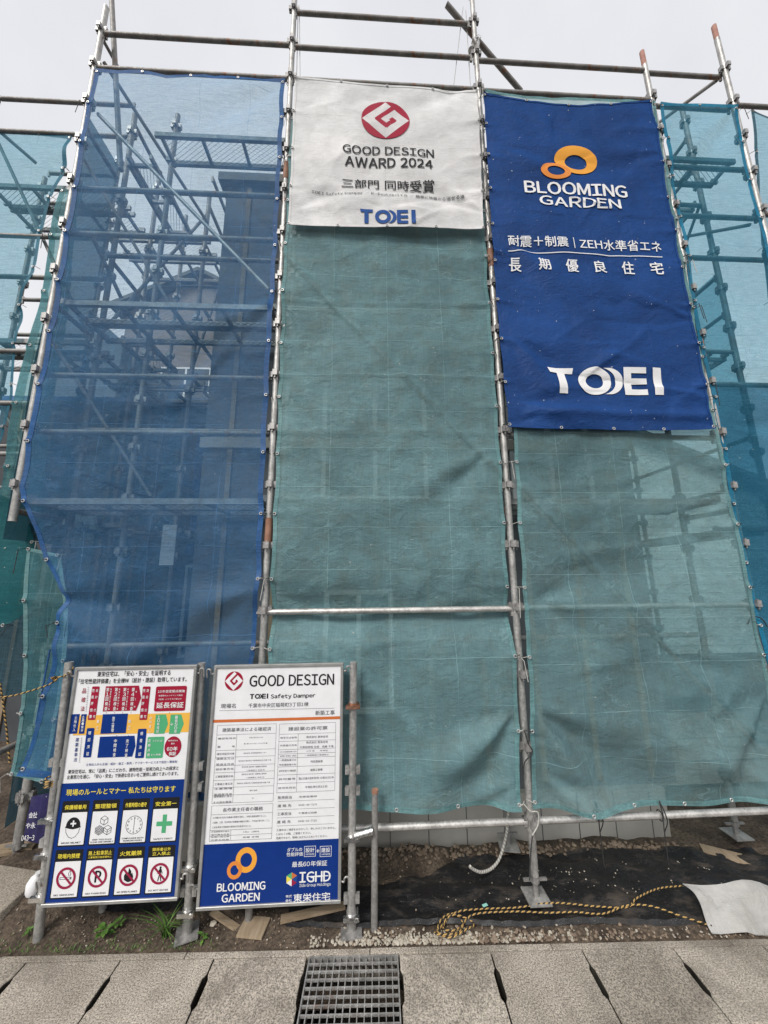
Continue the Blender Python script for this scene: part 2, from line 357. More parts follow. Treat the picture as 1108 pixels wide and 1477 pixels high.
# ------------------------------------------------------------------ letter shapes, made once while the scene is still empty
_gl = {}
def glyph(ch):
    if ch not in _gl:
        cu = bpy.data.curves.new('t', 'FONT'); cu.body = ch; cu.size = 1; cu.resolution_u = 3
        ob = bpy.data.objects.new('t', cu); C.objects.link(ob)
        dg = bpy.context.evaluated_depsgraph_get(); me = bpy.data.meshes.new_from_object(ob.evaluated_get(dg))
        V = np.zeros(len(me.vertices)*3); me.vertices.foreach_get('co', V); V = V.reshape(-1, 3)[:, :2]
        _gl[ch] = (V, [tuple(p.vertices) for p in me.polygons])
        bpy.data.objects.remove(ob); bpy.data.curves.remove(cu); bpy.data.meshes.remove(me)
    return _gl[ch]
def text_raw(s, bold=0.):
    """plain gothic letters set side by side (the Latin ones spaced by their own width)"""
    VV, FF, x, n = [], [], 0., 0
    for ch in s:
        if ch == ' ': x += .32; continue
        if ch == '\u3000': x += 1; continue
        lat = 33 <= ord(ch) <= 126; V, F = glyph(chr(ord(ch)+0xFEE0) if lat else ch)
        if not len(V): x += .5; continue
        if lat: lo, hi = V[:, 0].min(), V[:, 0].max(); A = V+np.array([x-lo, 0]); x += hi-lo+.11
        else: A = V+np.array([x, 0]); x += 1.
        VV.append(A); FF += [tuple(i+n for i in f) for f in F]; n += len(V)
    return (np.concatenate(VV) if VV else np.zeros((0, 2))), FF
_cache = {}
def text_fit(s, x0, x1, z0, z1, bold=0.):
    """glyphs fitted to a box; bold = the strokes smeared sideways and up, each copy on a sheet of its own"""
    if s not in _cache: _cache[s] = text_raw(s, 0)
    V, F = _cache[s]
    if not len(V): return np.zeros((0, 3)), []
    lo, hi = V.min(0), V.max(0); k = bold*.75/max(hi[1]-lo[1], .3)*(z1-z0)
    V = (V-lo)/np.maximum(hi-lo, 1e-6); x0 += k; x1 -= k; z0 += k*.6; z1 -= k*.6
    A = np.stack([x0+V[:, 0]*(x1-x0), z0+V[:, 1]*(z1-z0)], -1); VV = []; FF = []
    offs = [(0, 0)] if bold < .003 else [(-k, 0), (0, 0), (k, 0), (0, k*.6), (0, -k*.6)] if bold > .008 else [(-k, 0), (k, 0)]
    for i, (dx, dz) in enumerate(offs):
        n = len(VV)*len(A); VV.append(np.c_[A+np.array([dx, dz]), np.full(len(A), i*.22)]); FF += [tuple(q+n for q in f) for f in F]
    return np.concatenate(VV), FF
_ob = []
for ch in dict.fromkeys([chr(c_+0xFEE0) for c_ in range(33, 127)]+list('■、。「」いおかくけこごさざしじすせそただちてでとなにのはばびへまやよらりるわをんアイエサスセタダテナネパビフブマメルンヶ・ー一丁三上下不両中主久也了事二井交仕他付代令以任企会住佐体作使供価係促保働償優先入全具内別制力努労務区千単危原厳又及取受可号各吉同名向和品商営器四回国土地域基場士売外大央宅守安完宏定実容専尋山工市帯常帽年延建式引当役後得心快性惑所技担指探接提揮整斉新方施日明時書最月有期木村東査栄株格棟検業樹機止正武毎氏気水永求決況法浅消済渡準火点煙物特状現理用田申町画番監目直省着確礎社票禁私称稲立竣第等筋管築簡級組絡続締置者耐職能臣自般良荷葉藤術表装裕規視計設許証評認課護販貫資賞質赦足路躯車迷通造連進道適遵部配長門間関除険震非項頓駐（）＋０３６８｜')):
    cu = bpy.data.curves.new('t', 'FONT'); cu.body = ch; cu.size = 1; cu.resolution_u = 3; ob = bpy.data.objects.new('t', cu); C.objects.link(ob); _ob.append((ch, ob))
_dg = bpy.context.evaluated_depsgraph_get()
for ch, ob in _ob:
    me = bpy.data.meshes.new_from_object(ob.evaluated_get(_dg)); V = np.zeros(len(me.vertices)*3); me.vertices.foreach_get('co', V)
    _gl[ch] = (V.reshape(-1, 3)[:, :2], [tuple(p.vertices) for p in me.polygons]); bpy.data.meshes.remove(me)
for ch, ob in _ob: cu = ob.data; bpy.data.objects.remove(ob); bpy.data.curves.remove(cu)

# ------------------------------------------------------------------ ground, pavement, gutter
TH = -.035; PV = Vector((.65, -.215, 0))     # the pavement edge runs slightly askew to the scaffold
RZ = Matrix.Rotation(TH, 4, 'Z')
def pv(x, y, z=0.): return tuple(RZ @ Vector((x-PV.x, y, z))+PV)   # x along the edge, y=0 at its inner side
gb = MB(); gb.box(-300, 300, -300, 300, -.62, -.60); structure(gb.build('ground', 'soil'))
rd = MB()
q = [pv(-40, -.47), pv(40, -.47), pv(40, -7), pv(-40, -7)]; rd.add([(a, b, -.02) for a, b, c in q]+[(a, b, -.3) for a, b, c in q], [(3, 2, 1, 0), (4, 5, 6, 7), (0, 1, 5, 4), (2, 3, 7, 6), (1, 2, 6, 5), (3, 0, 4, 7)])
structure(rd.build('road', 'asphalt'))
def soil_h(x, y):
    h = .012*math.sin(3.1*x+1.3*y)+.008*math.sin(9*x-4*y)+.006*math.sin(17*x+13*y+1)+.004*math.sin(31*x-23*y)
    h *= min(1, max(0, (y+.16)/.15))
    h -= .035*min(1, max(0, (y-.05)/.3))
    if x < -.6: h += .09*min(1, max(0, (-.6-x)/.8))*min(1, max(0, (y+.12)/.3))
    h -= .16*min(1, max(0, (PV.y+(x-PV.x)*TH+.004-y)/.02))
    h += .05*math.exp(-((x-1.0)/1.0)**2)*math.exp(-((y-.47)/.07)**2)
    return h
nx, ny = 260, 60
xs = np.linspace(-4, 6, nx); ysr = np.concatenate([np.linspace(-.32, 1.2, 46), np.linspace(1.4, 40, ny-46)])
sb = MB(); vv = []
for y in ysr:
    for x in xs: vv.append((x*(1 if y < 1.3 else 1+(y-1.2)*.8), y, soil_h(x, y)-.003+(rng.rand()-.5)*.006*(y < 1)))
sb.add(vv, [(j*nx+i, j*nx+i+1, (j+1)*nx+i+1, (j+1)*nx+i) for j in range(ny-1) for i in range(nx-1)])
structure(sb.build('soil', 'soil', smooth=True))
# gutter channel under the lids
gt = MB()
def pbox(mb, x0, x1, y0, y1, z0, z1):
    vs = [pv(x, y, z) for z in (z0, z1) for y in (y0, y1) for x in (x0, x1)]
    return mb.add(vs, [(0, 2, 3, 1), (4, 5, 7, 6), (0, 1, 5, 4), (1, 3, 7, 5), (3, 2, 6, 7), (2, 0, 4, 6)])
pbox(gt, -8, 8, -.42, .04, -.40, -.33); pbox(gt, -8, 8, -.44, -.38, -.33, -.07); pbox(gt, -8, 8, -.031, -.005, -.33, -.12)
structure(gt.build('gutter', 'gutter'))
pav = structure(MB().add([pv(-8, -.38, -.075), pv(8, -.38, -.075), pv(8, -.372, -.075), pv(-8, -.372, -.075)], [(0, 1, 2, 3)]).build('pavement', 'concrete'))
def bevel_mesh(mb, name, m, parent, off=.004, seg=2):
    me = bpy.data.meshes.new(name); bm = bmesh.new()
    vs = [bm.verts.new(q) for q in mb.v]
    for f in mb.f: bm.faces.new([vs[i] for i in f])
    bmesh.ops.recalc_face_normals(bm, faces=bm.faces)
    bmesh.ops.bevel(bm, geom=bm.edges[:]+bm.verts[:], offset=off, segments=seg, affect='EDGES', profile=.6, clamp_overlap=True)
    bm.to_mesh(me); bm.free(); me.materials.append(M[m])
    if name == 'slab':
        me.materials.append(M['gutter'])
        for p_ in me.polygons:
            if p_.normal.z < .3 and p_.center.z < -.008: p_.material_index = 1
    o = bpy.data.objects.new(name, me); C.objects.link(o); place(o, (0, 0, 0), parent)
    return o
def prism(pts, z0, z1):
    mb = MB(); n = len(pts)
    mb.add([(a, b, z0) for a, b in pts]+[(a, b, z1) for a, b in pts], [tuple(range(n))[::-1], tuple(range(n, 2*n))]+[(i, (i+1) % n, (i+1) % n+n, i+n) for i in range(n)])
    return mb
# lid joints as read on the near side (local x)
GX = [.0-.013+k*.4985 for k in range(-6, 7)]      # grate sits between k=0 (x -.25) and k=1
def jx(k): return .400+k*.4985
for k in list(range(-8, 0))+list(range(1, 8)):
    a, b = jx(k)+.003, jx(k+1)-.003
    dz = rng.uniform(-.004, .004); n1 = .0105+rng.uniform(-.002, .003); n2 = .0105+rng.uniform(-.002, .003)
    if k == 0: continue
    y0, y1 = -.368+rng.uniform(-.002, .002), -.034
    ya, yb, yc, yd = -.262, -.24, -.13, -.108
    pts = [(a, y0), (b, y0), (b, ya), (b-n1, yb), (b-n1, yc), (b, yd), (b, y1), (a, y1), (a, yd), (a+n2, yc), (a+n2, yb), (a, ya)]
    P = [pv(x, y)[:2] for x, y in pts]
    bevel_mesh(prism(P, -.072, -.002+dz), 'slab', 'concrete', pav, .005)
for k in range(-4, 5):                               # channel lip, inner side
    a = -.26+k*1.0; P = [pv(x, y)[:2] for x, y in ((a+.002, -.031), (a+.998, -.031), (a+.998, .0), (a+.002, .0))]
    bevel_mesh(prism(P, -.12, -.001+rng.uniform(-.002, .002)), 'kerb', 'concrete', pav, .003)
    P = [pv(x, y)[:2] for x, y in ((a+.302, -.46), (a+1.298, -.46), (a+1.298, -.373), (a+.302, -.373))]
    bevel_mesh(prism(P, -.12, .001+rng.uniform(-.003, .003)), 'kerb', 'concrete2', pav, .004)
# steel grating over the gutter
gr = empty('drain_grating', pv(-.01, -.21), 'rectangular galvanised steel grating set between the concrete gutter covers', 'drain grating')
gx0, gx1, gy0, gy1 = jx(0)+.012, jx(1)-.006, -.366, -.036
fr = MB(); pbox(fr, gx0, gx1, gy0, gy0+.006, -.045, .0); pbox(fr, gx0, gx1, gy1-.006, gy1, -.045, .0); pbox(fr, gx0, gx0+.006, gy0+.006, gy1-.006, -.045, -.001); pbox(fr, gx1-.006, gx1, gy0+.006, gy1-.006, -.045, -.001)
fr.build('frame', 'steel', gr, WLOC[gr])
nb = 14
for k in range(1, nb):
    x = gx0+(gx1-gx0)*k/nb; b = MB(); pbox(b, x-.0022, x+.0022, gy0+.007, gy1-.007, -.04, -.002); b.build('bearing_bar', 'steel', gr, WLOC[gr])
for k in range(1, 9):
    y = gy0+(gy1-gy0)*k/9; b = MB(); pbox(b, gx0+.007, gx1-.007, y-.0025, y+.0025, -.011, .0003); b.build('cross_bar', 'steel', gr, WLOC[gr])
# leaves and dirt lying in the gutter under the grating
db = MB()
for i in range(60):
    x, y = rng.uniform(gx0, gx1), rng.uniform(-.36, -.07); r = rng.uniform(.008, .022); a = rng.uniform(0, 6)
    db.add([pv(x+r*math.cos(a+t)*s_, y+r*math.sin(a+t), -.325+rng.uniform(0, .02)) for t, s_ in ((0, 1), (1.6, .6), (3.1, 1), (4.7, .6))], [(0, 1, 2, 3)])
tag(db.build('gutter_litter', 'stone_b'), 'brown leaves and grit lying in the gutter under the steel grating', 'litter', kind='stuff')

# ------------------------------------------------------------------ gravel, film, debris
ico = []
t_ = (1+5**.5)/2
for a, b in ((-1, t_), (1, t_), (-1, -t_), (1, -t_)): ico.append((a, b, 0))
for a, b in ((-1, t_), (1, t_), (-1, -t_), (1, -t_)): ico.append((0, a, b))
for a, b in ((t_, -1), (t_, 1), (-t_, -1), (-t_, 1)): ico.append((a, 0, b))
icof = [(0, 11, 5), (0, 5, 1), (0, 1, 7), (0, 7, 10), (0, 10, 11), (1, 5, 9), (5, 11, 4), (11, 10, 2), (10, 7, 6), (7, 1, 8), (3, 9, 4), (3, 4, 2), (3, 2, 6), (3, 6, 8), (3, 8, 9), (4, 9, 5), (2, 4, 11), (6, 2, 10), (8, 6, 7), (9, 8, 1)]
ICO = np.array(ico)/1.9
def stone(mb, x, y, z, r):
    a = rng.uniform(0, 2*PI); sc = np.array([1, rng.uniform(.6, 1), rng.uniform(.5, .8)])*r
    V = ICO*rng.uniform(.75, 1.2, (12, 1))*sc; c, s = math.cos(a), math.sin(a)
    mb.add([(x+v[0]*c-v[1]*s, y+v[0]*s+v[1]*c, z+v[2]) for v in V], icof)
g1 = MB(); g2 = MB()
for i in range(1150):
    x = rng.beta(1.6, 3)*2.0+.52 if i % 3 else rng.uniform(.4, 3.4); y = PV.y+(x-PV.x)*TH+.012+abs(rng.normal(0, .032))
    if y > -.03: continue
    r = rng.uniform(.004, .012)*(1 if x < 1.3 or i % 3 else .7); stone(g1 if rng.rand() < (.85 if x < 1.35 else .35) else g2, x, y, soil_h(x, y)+r*.3, r)
for i in range(900):
    x = rng.uniform(-1.6, 3.4); y = PV.y+(x-PV.x)*TH+rng.uniform(.01, .22 if x < .5 else .75); r = rng.uniform(.002, .007); stone(g2 if rng.rand() < .8 else g1, x, y, soil_h(x, y)+r*.3, r)
for i in range(90):
    x = rng.uniform(1.2, 3.1); y = rng.uniform(-.02, .3); stone(g1, x, y, soil_h(x, y)+.012, rng.uniform(.003, .006))
tag(g1.build('pale_gravel', 'stone'), 'pale crushed gravel spread along the inner edge of the gutter', 'gravel', kind='stuff')
tag(g2.build('brown_gravel', 'stone_b'), 'brown pebbles scattered over the bare soil', 'gravel', kind='stuff')
g3 = MB()
for i in range(420):
    x = rng.uniform(.3, 3.1); y = .44+rng.normal(0, .025); r = rng.uniform(.008, .02); stone(g3, x, y, soil_h(x, y)+r*.2, r)
tag(g3.build('rubble', 'stone_b'), 'brown rubble heaped along the foot of the concrete foundation', 'rubble', kind='stuff')
# a few larger single stones on the soil at the left
for i, (px, py, r, lb) in enumerate([(245, 1338, .016, 'small pale stone lying on soil left of the central sign post foot'), (308, 1330, .02, 'pale stone on the soil right of the grass tuft between the two boards'), (30, 1300, .022, 'brown stone on the soil bank at the far left edge')]):
    c = gz(px, py); mb = MB(); stone(mb, c[0], c[1], soil_h(c[0], c[1])+r*.4, r); tag(mb.build('stone', 'stone', loc=(c[0], c[1], 0)), lb, 'stone', 'single stones on the soil')
# black plastic film on the ground
n1, n2 = 120, 34; fv = []
for j in range(n2):
    for i in range(n1):
        x = .25+3.4*i/(n1-1); v = j/(n2-1); yb = .42 if x > 1.9 else .42-.0*(1.9-x)
        y0 = -.105-(x-.65)*.045+.008*math.sin(7*x); yb = .40 if x > 1.45 else max(.02, .08+.27*(x-.3)+.05*math.sin(5*x))
        y = y0+(yb-y0)*v
        z = soil_h(x, y)+.010+.006*math.sin(23*y+4*x)+.004*math.sin(41*y+9*x+2)+.003*math.sin(60*x+30*y)
        if j == 0: z -= .012
        z += .014*math.exp(-((v-.04)/.04)**2)
        fv.append((x, y, z))
fm = MB().add(fv, [(j*n1+i, j*n1+i+1, (j+1)*n1+i+1, (j+1)*n1+i) for j in range(n2-1) for i in range(n1-1)])
tag(fm.build('plastic_film', 'film', smooth=True, loc=(1.9, 0, 0)), 'black plastic film spread over the soil behind the gravel strip', 'plastic film')
def ground_tube(name, pts, r, m, label, cat, seg=8, uv=False):
    mb = MB().tube(pts, r, seg, uv=uv); return tag(mb.build(name, m, smooth=True, loc=pts[0]), label, cat)
def spline(P, n=10):
    P = [np.array(q, float) for q in P]; P = [2*P[0]-P[1]]+P+[2*P[-1]-P[-2]]; out = []
    for i in range(1, len(P)-2):
        for k in range(n):
            t = k/n; a, b, c, d = P[i-1:i+3]
            out.append(.5*((2*b)+(c-a)*t+(2*a-5*b+4*c-d)*t*t+(3*b-a-3*c+d)*t**3))
    out.append(P[-2]); return out
# yellow and black rope
def gp(px, py, h=.012):
    g = gz(px, py, .01); return (g[0], g[1], soil_h(g[0], g[1])+h+.008)
R1 = [(985, 1280), (950, 1288), (920, 1305), (905, 1313), (860, 1312), (800, 1308), (745, 1312), (700, 1315), (662, 1320), (645, 1330), (640, 1345), (655, 1350), (668, 1335), (655, 1322), (638, 1332), (632, 1347), (650, 1358), (672, 1349), (684, 1336), (668, 1326), (650, 1328), (636, 1340), (628, 1352), (648, 1356), (664, 1346), (672, 1332), (690, 1324), (745, 1318), (790, 1320), (830, 1323), (870, 1321), (905, 1313), (940, 1315), (985, 1325), (1028, 1341)]
rp = empty('rope', gp(650, 1340), 'yellow and black twisted rope coiled on the gravel and black film', 'rope')
MB().tube(spline([gp(x, y, .012+.008*(i % 3)) for i, (x, y) in enumerate(R1)], 8), .0043, 8, uv=True).build('strand', 'tiger', rp, WLOC[rp], smooth=True)
# white rope loop hanging below the sheet
ps = [at(735, 1120, .33), at(733, 1170, .33), at(731, 1200, .32), at(722, 1235, .29), at(710, 1252, .25), at(695, 1258, .2), at(683, 1254, .17), at(678, 1250, .15)]
ground_tube('rope', spline(ps, 8), .0095, 'white_rope', 'thick white rope hanging in a curl below the green sheet', 'rope', 10, True)
# white crumpled sheet lying at the right
A, B, D, E_ = gz(985, 1276, .13), np.array([3.9, -.14, .05]), np.array([3.75, -.36, .03]), gz(1033, 1346, .012)
n = 24; tv = []
tn = smooth_noise(5, 16, 10, 44, .022)
for j in range(n):
    for i in range(n):
        u, v = i/(n-1), j/(n-1)
        p = (A*(1-u)+B*u)*(1-v)+(E_*(1-u)+D*u)*v
        p = p+np.array([.02*math.sin(5*v)*(1-u), 0, tn(p[0]*1.4, p[1]*2.5)+.018*math.sin(u*5+v*3)*(1-v*.6)]); tv.append((p[0], p[1], max(p[2], .008+soil_h(p[0], p[1]))))
tp = MB().add(tv, [(j*n+i, j*n+i+1, (j+1)*n+i+1, (j+1)*n+i) for j in range(n-1) for i in range(n-1)])
o = tag(tp.build('plastic_sheet', 'white_sheet', loc=tuple(E_)), 'crumpled white plastic sheet lying on the ground at the right edge', 'plastic sheet')
md = o.modifiers.new('thick', 'SOLIDIFY'); md.thickness = .003
# bit of green tape beside the rope
c = gp(700, 1313, .03); mb = MB().box(c[0]-.016, c[0]+.016, c[1]-.008, c[1]+.008, c[2], c[2]+.003, Matrix.Rotation(.3, 3, 'Z')); M['mint'] = plain('mint_plastic', (.30, .62, .55), .5)
tag(mb.build('plastic_scrap', 'mint', loc=c), 'small mint green plastic scrap beside the coiled rope', 'scrap')

# boards lying on the soil
def plank(name, m, px, py, lx, ly, rz, label, cat='board', t=.012, z=.0, tilt=0):
    g = gz(px, py, .01); z0 = soil_h(g[0], g[1])+z; R = Matrix.Rotation(rz, 3, 'Z') @ Matrix.Rotation(tilt, 3, 'Y')
    mb = MB().box(g[0]-lx/2, g[0]+lx/2, g[1]-ly/2, g[1]+ly/2, z0, z0+t, R)
    o = tag(mb.build(name, m, loc=(g[0], g[1], z0)), label, cat); return o
plank('wood_board', 'plywood', 366, 1338, .15, .12, -.15, 'square plywood offcut under the pole foot behind the permit board', t=.012, z=.0)
plank('wood_board', 'wood', 452, 1322, .38, .045, .18, 'long weathered grey brown plank lying behind the permit board', t=.014, z=.012)
plank('wood_board', 'wood', 325, 1325, .22, .035, -.45, 'short weathered plank leaning toward the plywood offcut', t=.012, z=.01, tilt=.1)
plank('wood_board', 'plywood', 1043, 1222, .26, .10, -.5, 'small wooden pad under the rear jack at the right', t=.02, z=.0)
plank('wood_board', 'wood', 18, 1238, .26, .12, .3, 'grey board under the rear jack at the left edge', t=.02, z=.0)
# dark crumpled film and debris behind the boards
for k, (px0, px1, py, Y, lb) in enumerate([(150, 262, 1318, .02, 'crumpled black film behind the foot of the rules board'), (345, 505, 1312, .05, 'crumpled black film behind the foot of the permit board')]):
    a, b = gz(px0, py), gz(px1, py); n1, n2 = 40, 12; fv = []
    for j in range(n2):
        for i in range(n1):
            x = a[0]+(b[0]-a[0])*i/(n1-1); y = a[1]+.22*j/(n2-1)
            fv.append((x, y, soil_h(x, y)+.004+.022*abs(math.sin(13*y+3*x+k))*math.sin(PI*i/(n1-1))*math.sin(PI*j/(n2-1))+rng.uniform(0, .007)))
    tag(MB().add(fv, [(j*n1+i, j*n1+i+1, (j+1)*n1+i+1, (j+1)*n1+i) for j in range(n2-1) for i in range(n1-1)]).build('plastic_film', 'film', smooth=True, loc=tuple(a)), lb, 'plastic film')

# weeds
def blade(mb, base, L, a, lean, wd=.004):
    p = Vector(base); pts = []; n = 6
    for k in range(n+1):
        t = k/n; pts.append(p+Vector((math.cos(a)*lean*t*t*L, math.sin(a)*lean*t*t*L, L*(t-.45*lean*t*t))))
    side = Vector((-math.sin(a), math.cos(a), 0)); V = []
    for k, q in enumerate(pts):
        wk = wd*(1-(k/n)**1.6)+.0004; V += [q-side*wk, q+side*wk]
    mb.add(V, [(2*k, 2*k+1, 2*k+3, 2*k+2) for k in range(n)])
c = gz(237, 1352); t = empty('grass_tuft', (c[0], c[1], 0), 'tuft of long green grass on the soil left of the central sign post', 'grass tuft')
for i in range(34):
    mb = MB(); a = rng.uniform(0, 2*PI); blade(mb, (c[0]+rng.normal(0, .012), c[1]+rng.normal(0, .01)+.02, soil_h(c[0], c[1])-.004), rng.uniform(.07, .2), a, rng.uniform(.5, 1.3), .0035); mb.build('blade', 'leaf', t, WLOC[t])
def leafm(mb, base, a, L, wd, up):
    d = Vector((math.cos(a), math.sin(a), up)).normalized(); s = Vector((-math.sin(a), math.cos(a), 0)); b = Vector(base); V = [b]
    for k, wk in ((.3, .8), (.6, 1), (.85, .5)):
        q = b+d*L*k-Vector((0, 0, .25*L*k*k)); V += [q-s*wd*wk, q+Vector((0, 0, -.15*wd)), q+s*wd*wk]
    V.append(b+d*L-Vector((0, 0, .3*L)))
    mb.add(V, [(0, 1, 2), (0, 2, 3), (1, 4, 5, 2), (2, 5, 6, 3), (4, 7, 8, 5), (5, 8, 9, 6), (7, 10, 8), (8, 10, 9)])
for (px, py, nl, L, lb) in [(150, 1345, 11, .06, 'broad leaved weed on the soil below the rules board'), (170, 1332, 8, .045, 'smaller leafy weed just behind the broad leaved weed'), (245, 1318, 5, .03, 'tiny weed on the soil right of the leafy weeds'), (293, 1350, 6, .04, 'small weed beside the base plate of the central sign post'), (40, 1350, 9, .035, 'low weed in the corner left of the leftmost sign post')]:
    c = gz(px, py, .02); t = empty('weed', (c[0], c[1], soil_h(c[0], c[1])), lb, 'weed', 'weeds along the gutter')
    mb = MB().tube([(c[0], c[1], soil_h(c[0], c[1])-.01), (c[0]+.004, c[1], soil_h(c[0], c[1])+L*.9)], .0015, 5); mb.build('stem', 'leaf', t, WLOC[t])
    for i in range(nl):
        mb = MB(); leafm(mb, (c[0], c[1], soil_h(c[0], c[1])+L*rng.uniform(.2, .9)), i*2.4+rng.uniform(-.4, .4), L*rng.uniform(.7, 1.1), L*.22, rng.uniform(.1, .7)); mb.build('leaf', 'leaf', t, WLOC[t], smooth=True)
mb = MB()
for i in range(260):
    x = rng.uniform(-1.45, -.1); y = PV.y+(x-PV.x)*TH+.01+abs(rng.normal(0, .03)); blade(mb, (x, y, soil_h(x, y)-.002), rng.uniform(.008, .03), rng.uniform(0, 6.3), rng.uniform(.4, 1.2), .0012)
tag(mb.build('ground_cover', 'leaf'), 'sparse short grass and moss along the edge of the pavement', 'ground cover', kind='stuff')
# old concrete block at the left edge
b = MB().add([(x*1., y*1., z*1.) for z in (0, 1) for y in (0, 1) for x in (0, 1)], [(0, 2, 3, 1), (4, 5, 7, 6), (0, 1, 5, 4), (1, 3, 7, 5), (3, 2, 6, 7), (2, 0, 4, 6)])
p0 = gz(2, 1345); b.v = [(p0[0]-.55+x*.55-.03*z, p0[1]+.0+y*.30, -.02+z*(.21-.10*x+.0*y)) for x, y, z in b.v]
o = bevel_mesh(b, 'concrete_block', 'concrete2', None, .008); tag(o, 'worn concrete kerb block standing on the soil at the left edge', 'concrete block')

# ------------------------------------------------------------------ scaffold
RT = .0243
def coupler_mesh():
    mb = MB()
    # ring plus four wedge pockets
    mb.tube([(0, 0, -.018), (0, 0, .018)], RT+.004, 12)
    for a in range(4):
        R = Matrix.Rotation(a*PI/2, 3, 'Z')
        for (x0, x1, y0, y1, z0, z1) in ((RT+.001, RT+.027, -.018, -.013, -.024, .024), (RT+.001, RT+.027, .013, .018, -.024, .024), (RT+.022, RT+.027, -.014, .014, -.024, .024)):
            mb.box(x0, x1, y0, y1, z0, z1, R, (0, 0, 0))
        mb.box(RT+.007, RT+.021, -.004, .004, -.042, .032, R, (0, 0, 0))
    return mesh_of('coupler', mb, 'clamp')
COUP = coupler_mesh()
cl = MB()
cl.tube([(-.03, 0, 0), (.03, 0, 0)], RT+.008, 12); cl.tube([(0, RT*2+.004, -.03), (0, RT*2+.004, .03)], RT+.008, 12); cl.box(-.018, .018, -.05, -.02, -.012, .03); cl.tube([(0, -.045, -.04), (0, -.045, .045)], .006, 8)
CLAMP = mesh_of('clamp', cl, 'chrome', True)
sl = MB().tube([(0, 0, -.09), (0, 0, .09)], RT+.003, 14); SLEEVE = mesh_of('sleeve', sl, 'rust', True)
lev = [.44+.45*k for k in range(-0, 18)]
def post(par, bot, top, m='steel', coups=True, z0=None, sleeves=(), jack=False, redtip=False, lv=None):
    b, t = Vector(bot), Vector(top); d = t-b
    o = MB().tube([b, t], RT, 14).build('post', m, par, b, smooth=True)
    rot = Vector((0, 0, 1)).rotation_difference(d).to_euler()
    if coups:
        for z in (lv or lev):
            if b.z+.05 < z < t.z-.03:
                f = (z-b.z)/d.z; inst(COUP, 'coupler', b+d*f, o, rot)
    for z in sleeves:
        f = (z-b.z)/d.z; inst(SLEEVE, 'sleeve', b+d*f, o, rot)
    if redtip: MB().tube([t, t+d.normalized()*.19], RT-.002, 14).build('red_tip', 'tip', o, t, smooth=True)
    if jack:
        g = b.z
        s_ = MB().tube([(b.x, b.y, .02), (b.x, b.y, g+.01)], .017, 12); s_.build('jack_screw', 'clamp', o, (b.x, b.y, .02), smooth=True)
        s_ = MB().tube([(b.x, b.y, g-.035), (b.x, b.y, g-.008)], .027, 10); s_.bar((b.x-.075, b.y, g-.022), (b.x+.075, b.y, g-.022), .016, .012); s_.build('jack_nut', 'clamp', o, (b.x, b.y, g-.02), smooth=True)
        s_ = MB().box(b.x-.07, b.x+.07, b.y-.07, b.y+.07, .022, .029, Matrix.Rotation(rng.uniform(-.2, .2), 3, 'Z')); s_.build('base_plate', 'steel', o, (b.x, b.y, .02))
    return o
def ledger(par, a, b, m='steel_dull', r=.0213, name='ledger'):
    a, b = Vector(a), Vector(b); mb = MB().tube([a, b], r, 12); d = (b-a).normalized()
    for q, s_ in ((a, 1), (b, -1)):
        mb.box(q.x-.012 if abs(d.x) < .5 else q.x-.012*s_-.012, q.x+.012 if abs(d.x) < .5 else q.x-.012*s_+.012, q.y-.008, q.y+.008, q.z-.05, q.z+.036)
    return mb.build(name, m, par, (a+b)/2, smooth=True)
DM = {}
def deck(par, x0, x1, y0, y1, z, along='x', m='deck'):
    """expanded metal walkway board: frame rails and cross bars, mesh panel as one part"""
    L, W_ = (x1-x0, y1-y0) if along == 'x' else (y1-y0, x1-x0)
    key = (round(L, 2), round(W_, 2))
    if key not in DM:
        fr = MB(); fr.box(-L/2, L/2, -W_/2, -W_/2+.03, -.045, 0); fr.box(-L/2, L/2, W_/2-.03, W_/2, -.045, 0)
        nc = max(2, int(round(L/.42)))
        for k in range(nc+1):
            x = -L/2+.02+(L-.04)*k/nc; fr.box(x-.012, x+.012, -W_/2+.03, W_/2-.03, -.04, -.006)
        for sx in (-1, 1):
            for sy in (-1, 1): fr.box(sx*L/2-.02, sx*L/2+.045*sx+.0 if sx > 0 else sx*L/2+.02, sy*(W_/2-.03)-.012, sy*(W_/2-.03)+.012, -.02, .03) if sx > 0 else fr.box(-L/2-.045, -L/2+.02, sy*(W_/2-.03)-.012, sy*(W_/2-.03)+.012, -.02, .03)
        mp = MB(); cw, ch = .058, .030; nx_ = int((L-.04)/cw); ny_ = max(1, int((W_-.06)/ch)); ch = (W_-.06)/ny_; cw = (L-.04)/nx_
        for i in range(nx_):
            for j in range(ny_):
                xa = -L/2+.02+i*cw; ya = -W_/2+.03+j*ch
                ym = ya+ch/2; xm = xa+cw/2
                for a, b in (((xa, ym), (xm, ya)), ((xm, ya), (xa+cw, ym)), ((xa, ym), (xm, ya+ch)), ((xm, ya+ch), (xa+cw, ym))):
                    dx, dy = b[0]-a[0], b[1]-a[1]; l = math.hypot(dx, dy); ox, oy = -dy/l*.0022, dx/l*.0022
                    mp.add([(a[0]-ox, a[1]-oy, -.009), (b[0]-ox, b[1]-oy, -.009), (b[0]+ox, b[1]+oy, -.005), (a[0]+ox, a[1]+oy, -.005)], [(0, 1, 2, 3)])
        DM[key] = (mesh_of('deck', fr, m), mesh_of('mesh_panel', mp, m))
    fm_, pm_ = DM[key]; rot = (0, 0, 0) if along == 'x' else (0, 0, PI/2); c = ((x0+x1)/2, (y0+y1)/2, z)
    o = inst(fm_, 'deck', c, par, rot); mpo = bpy.data.objects.new('mesh_panel', pm_); C.objects.link(mpo); mpo.parent = o; WLOC[mpo] = Vector(c)
    return o
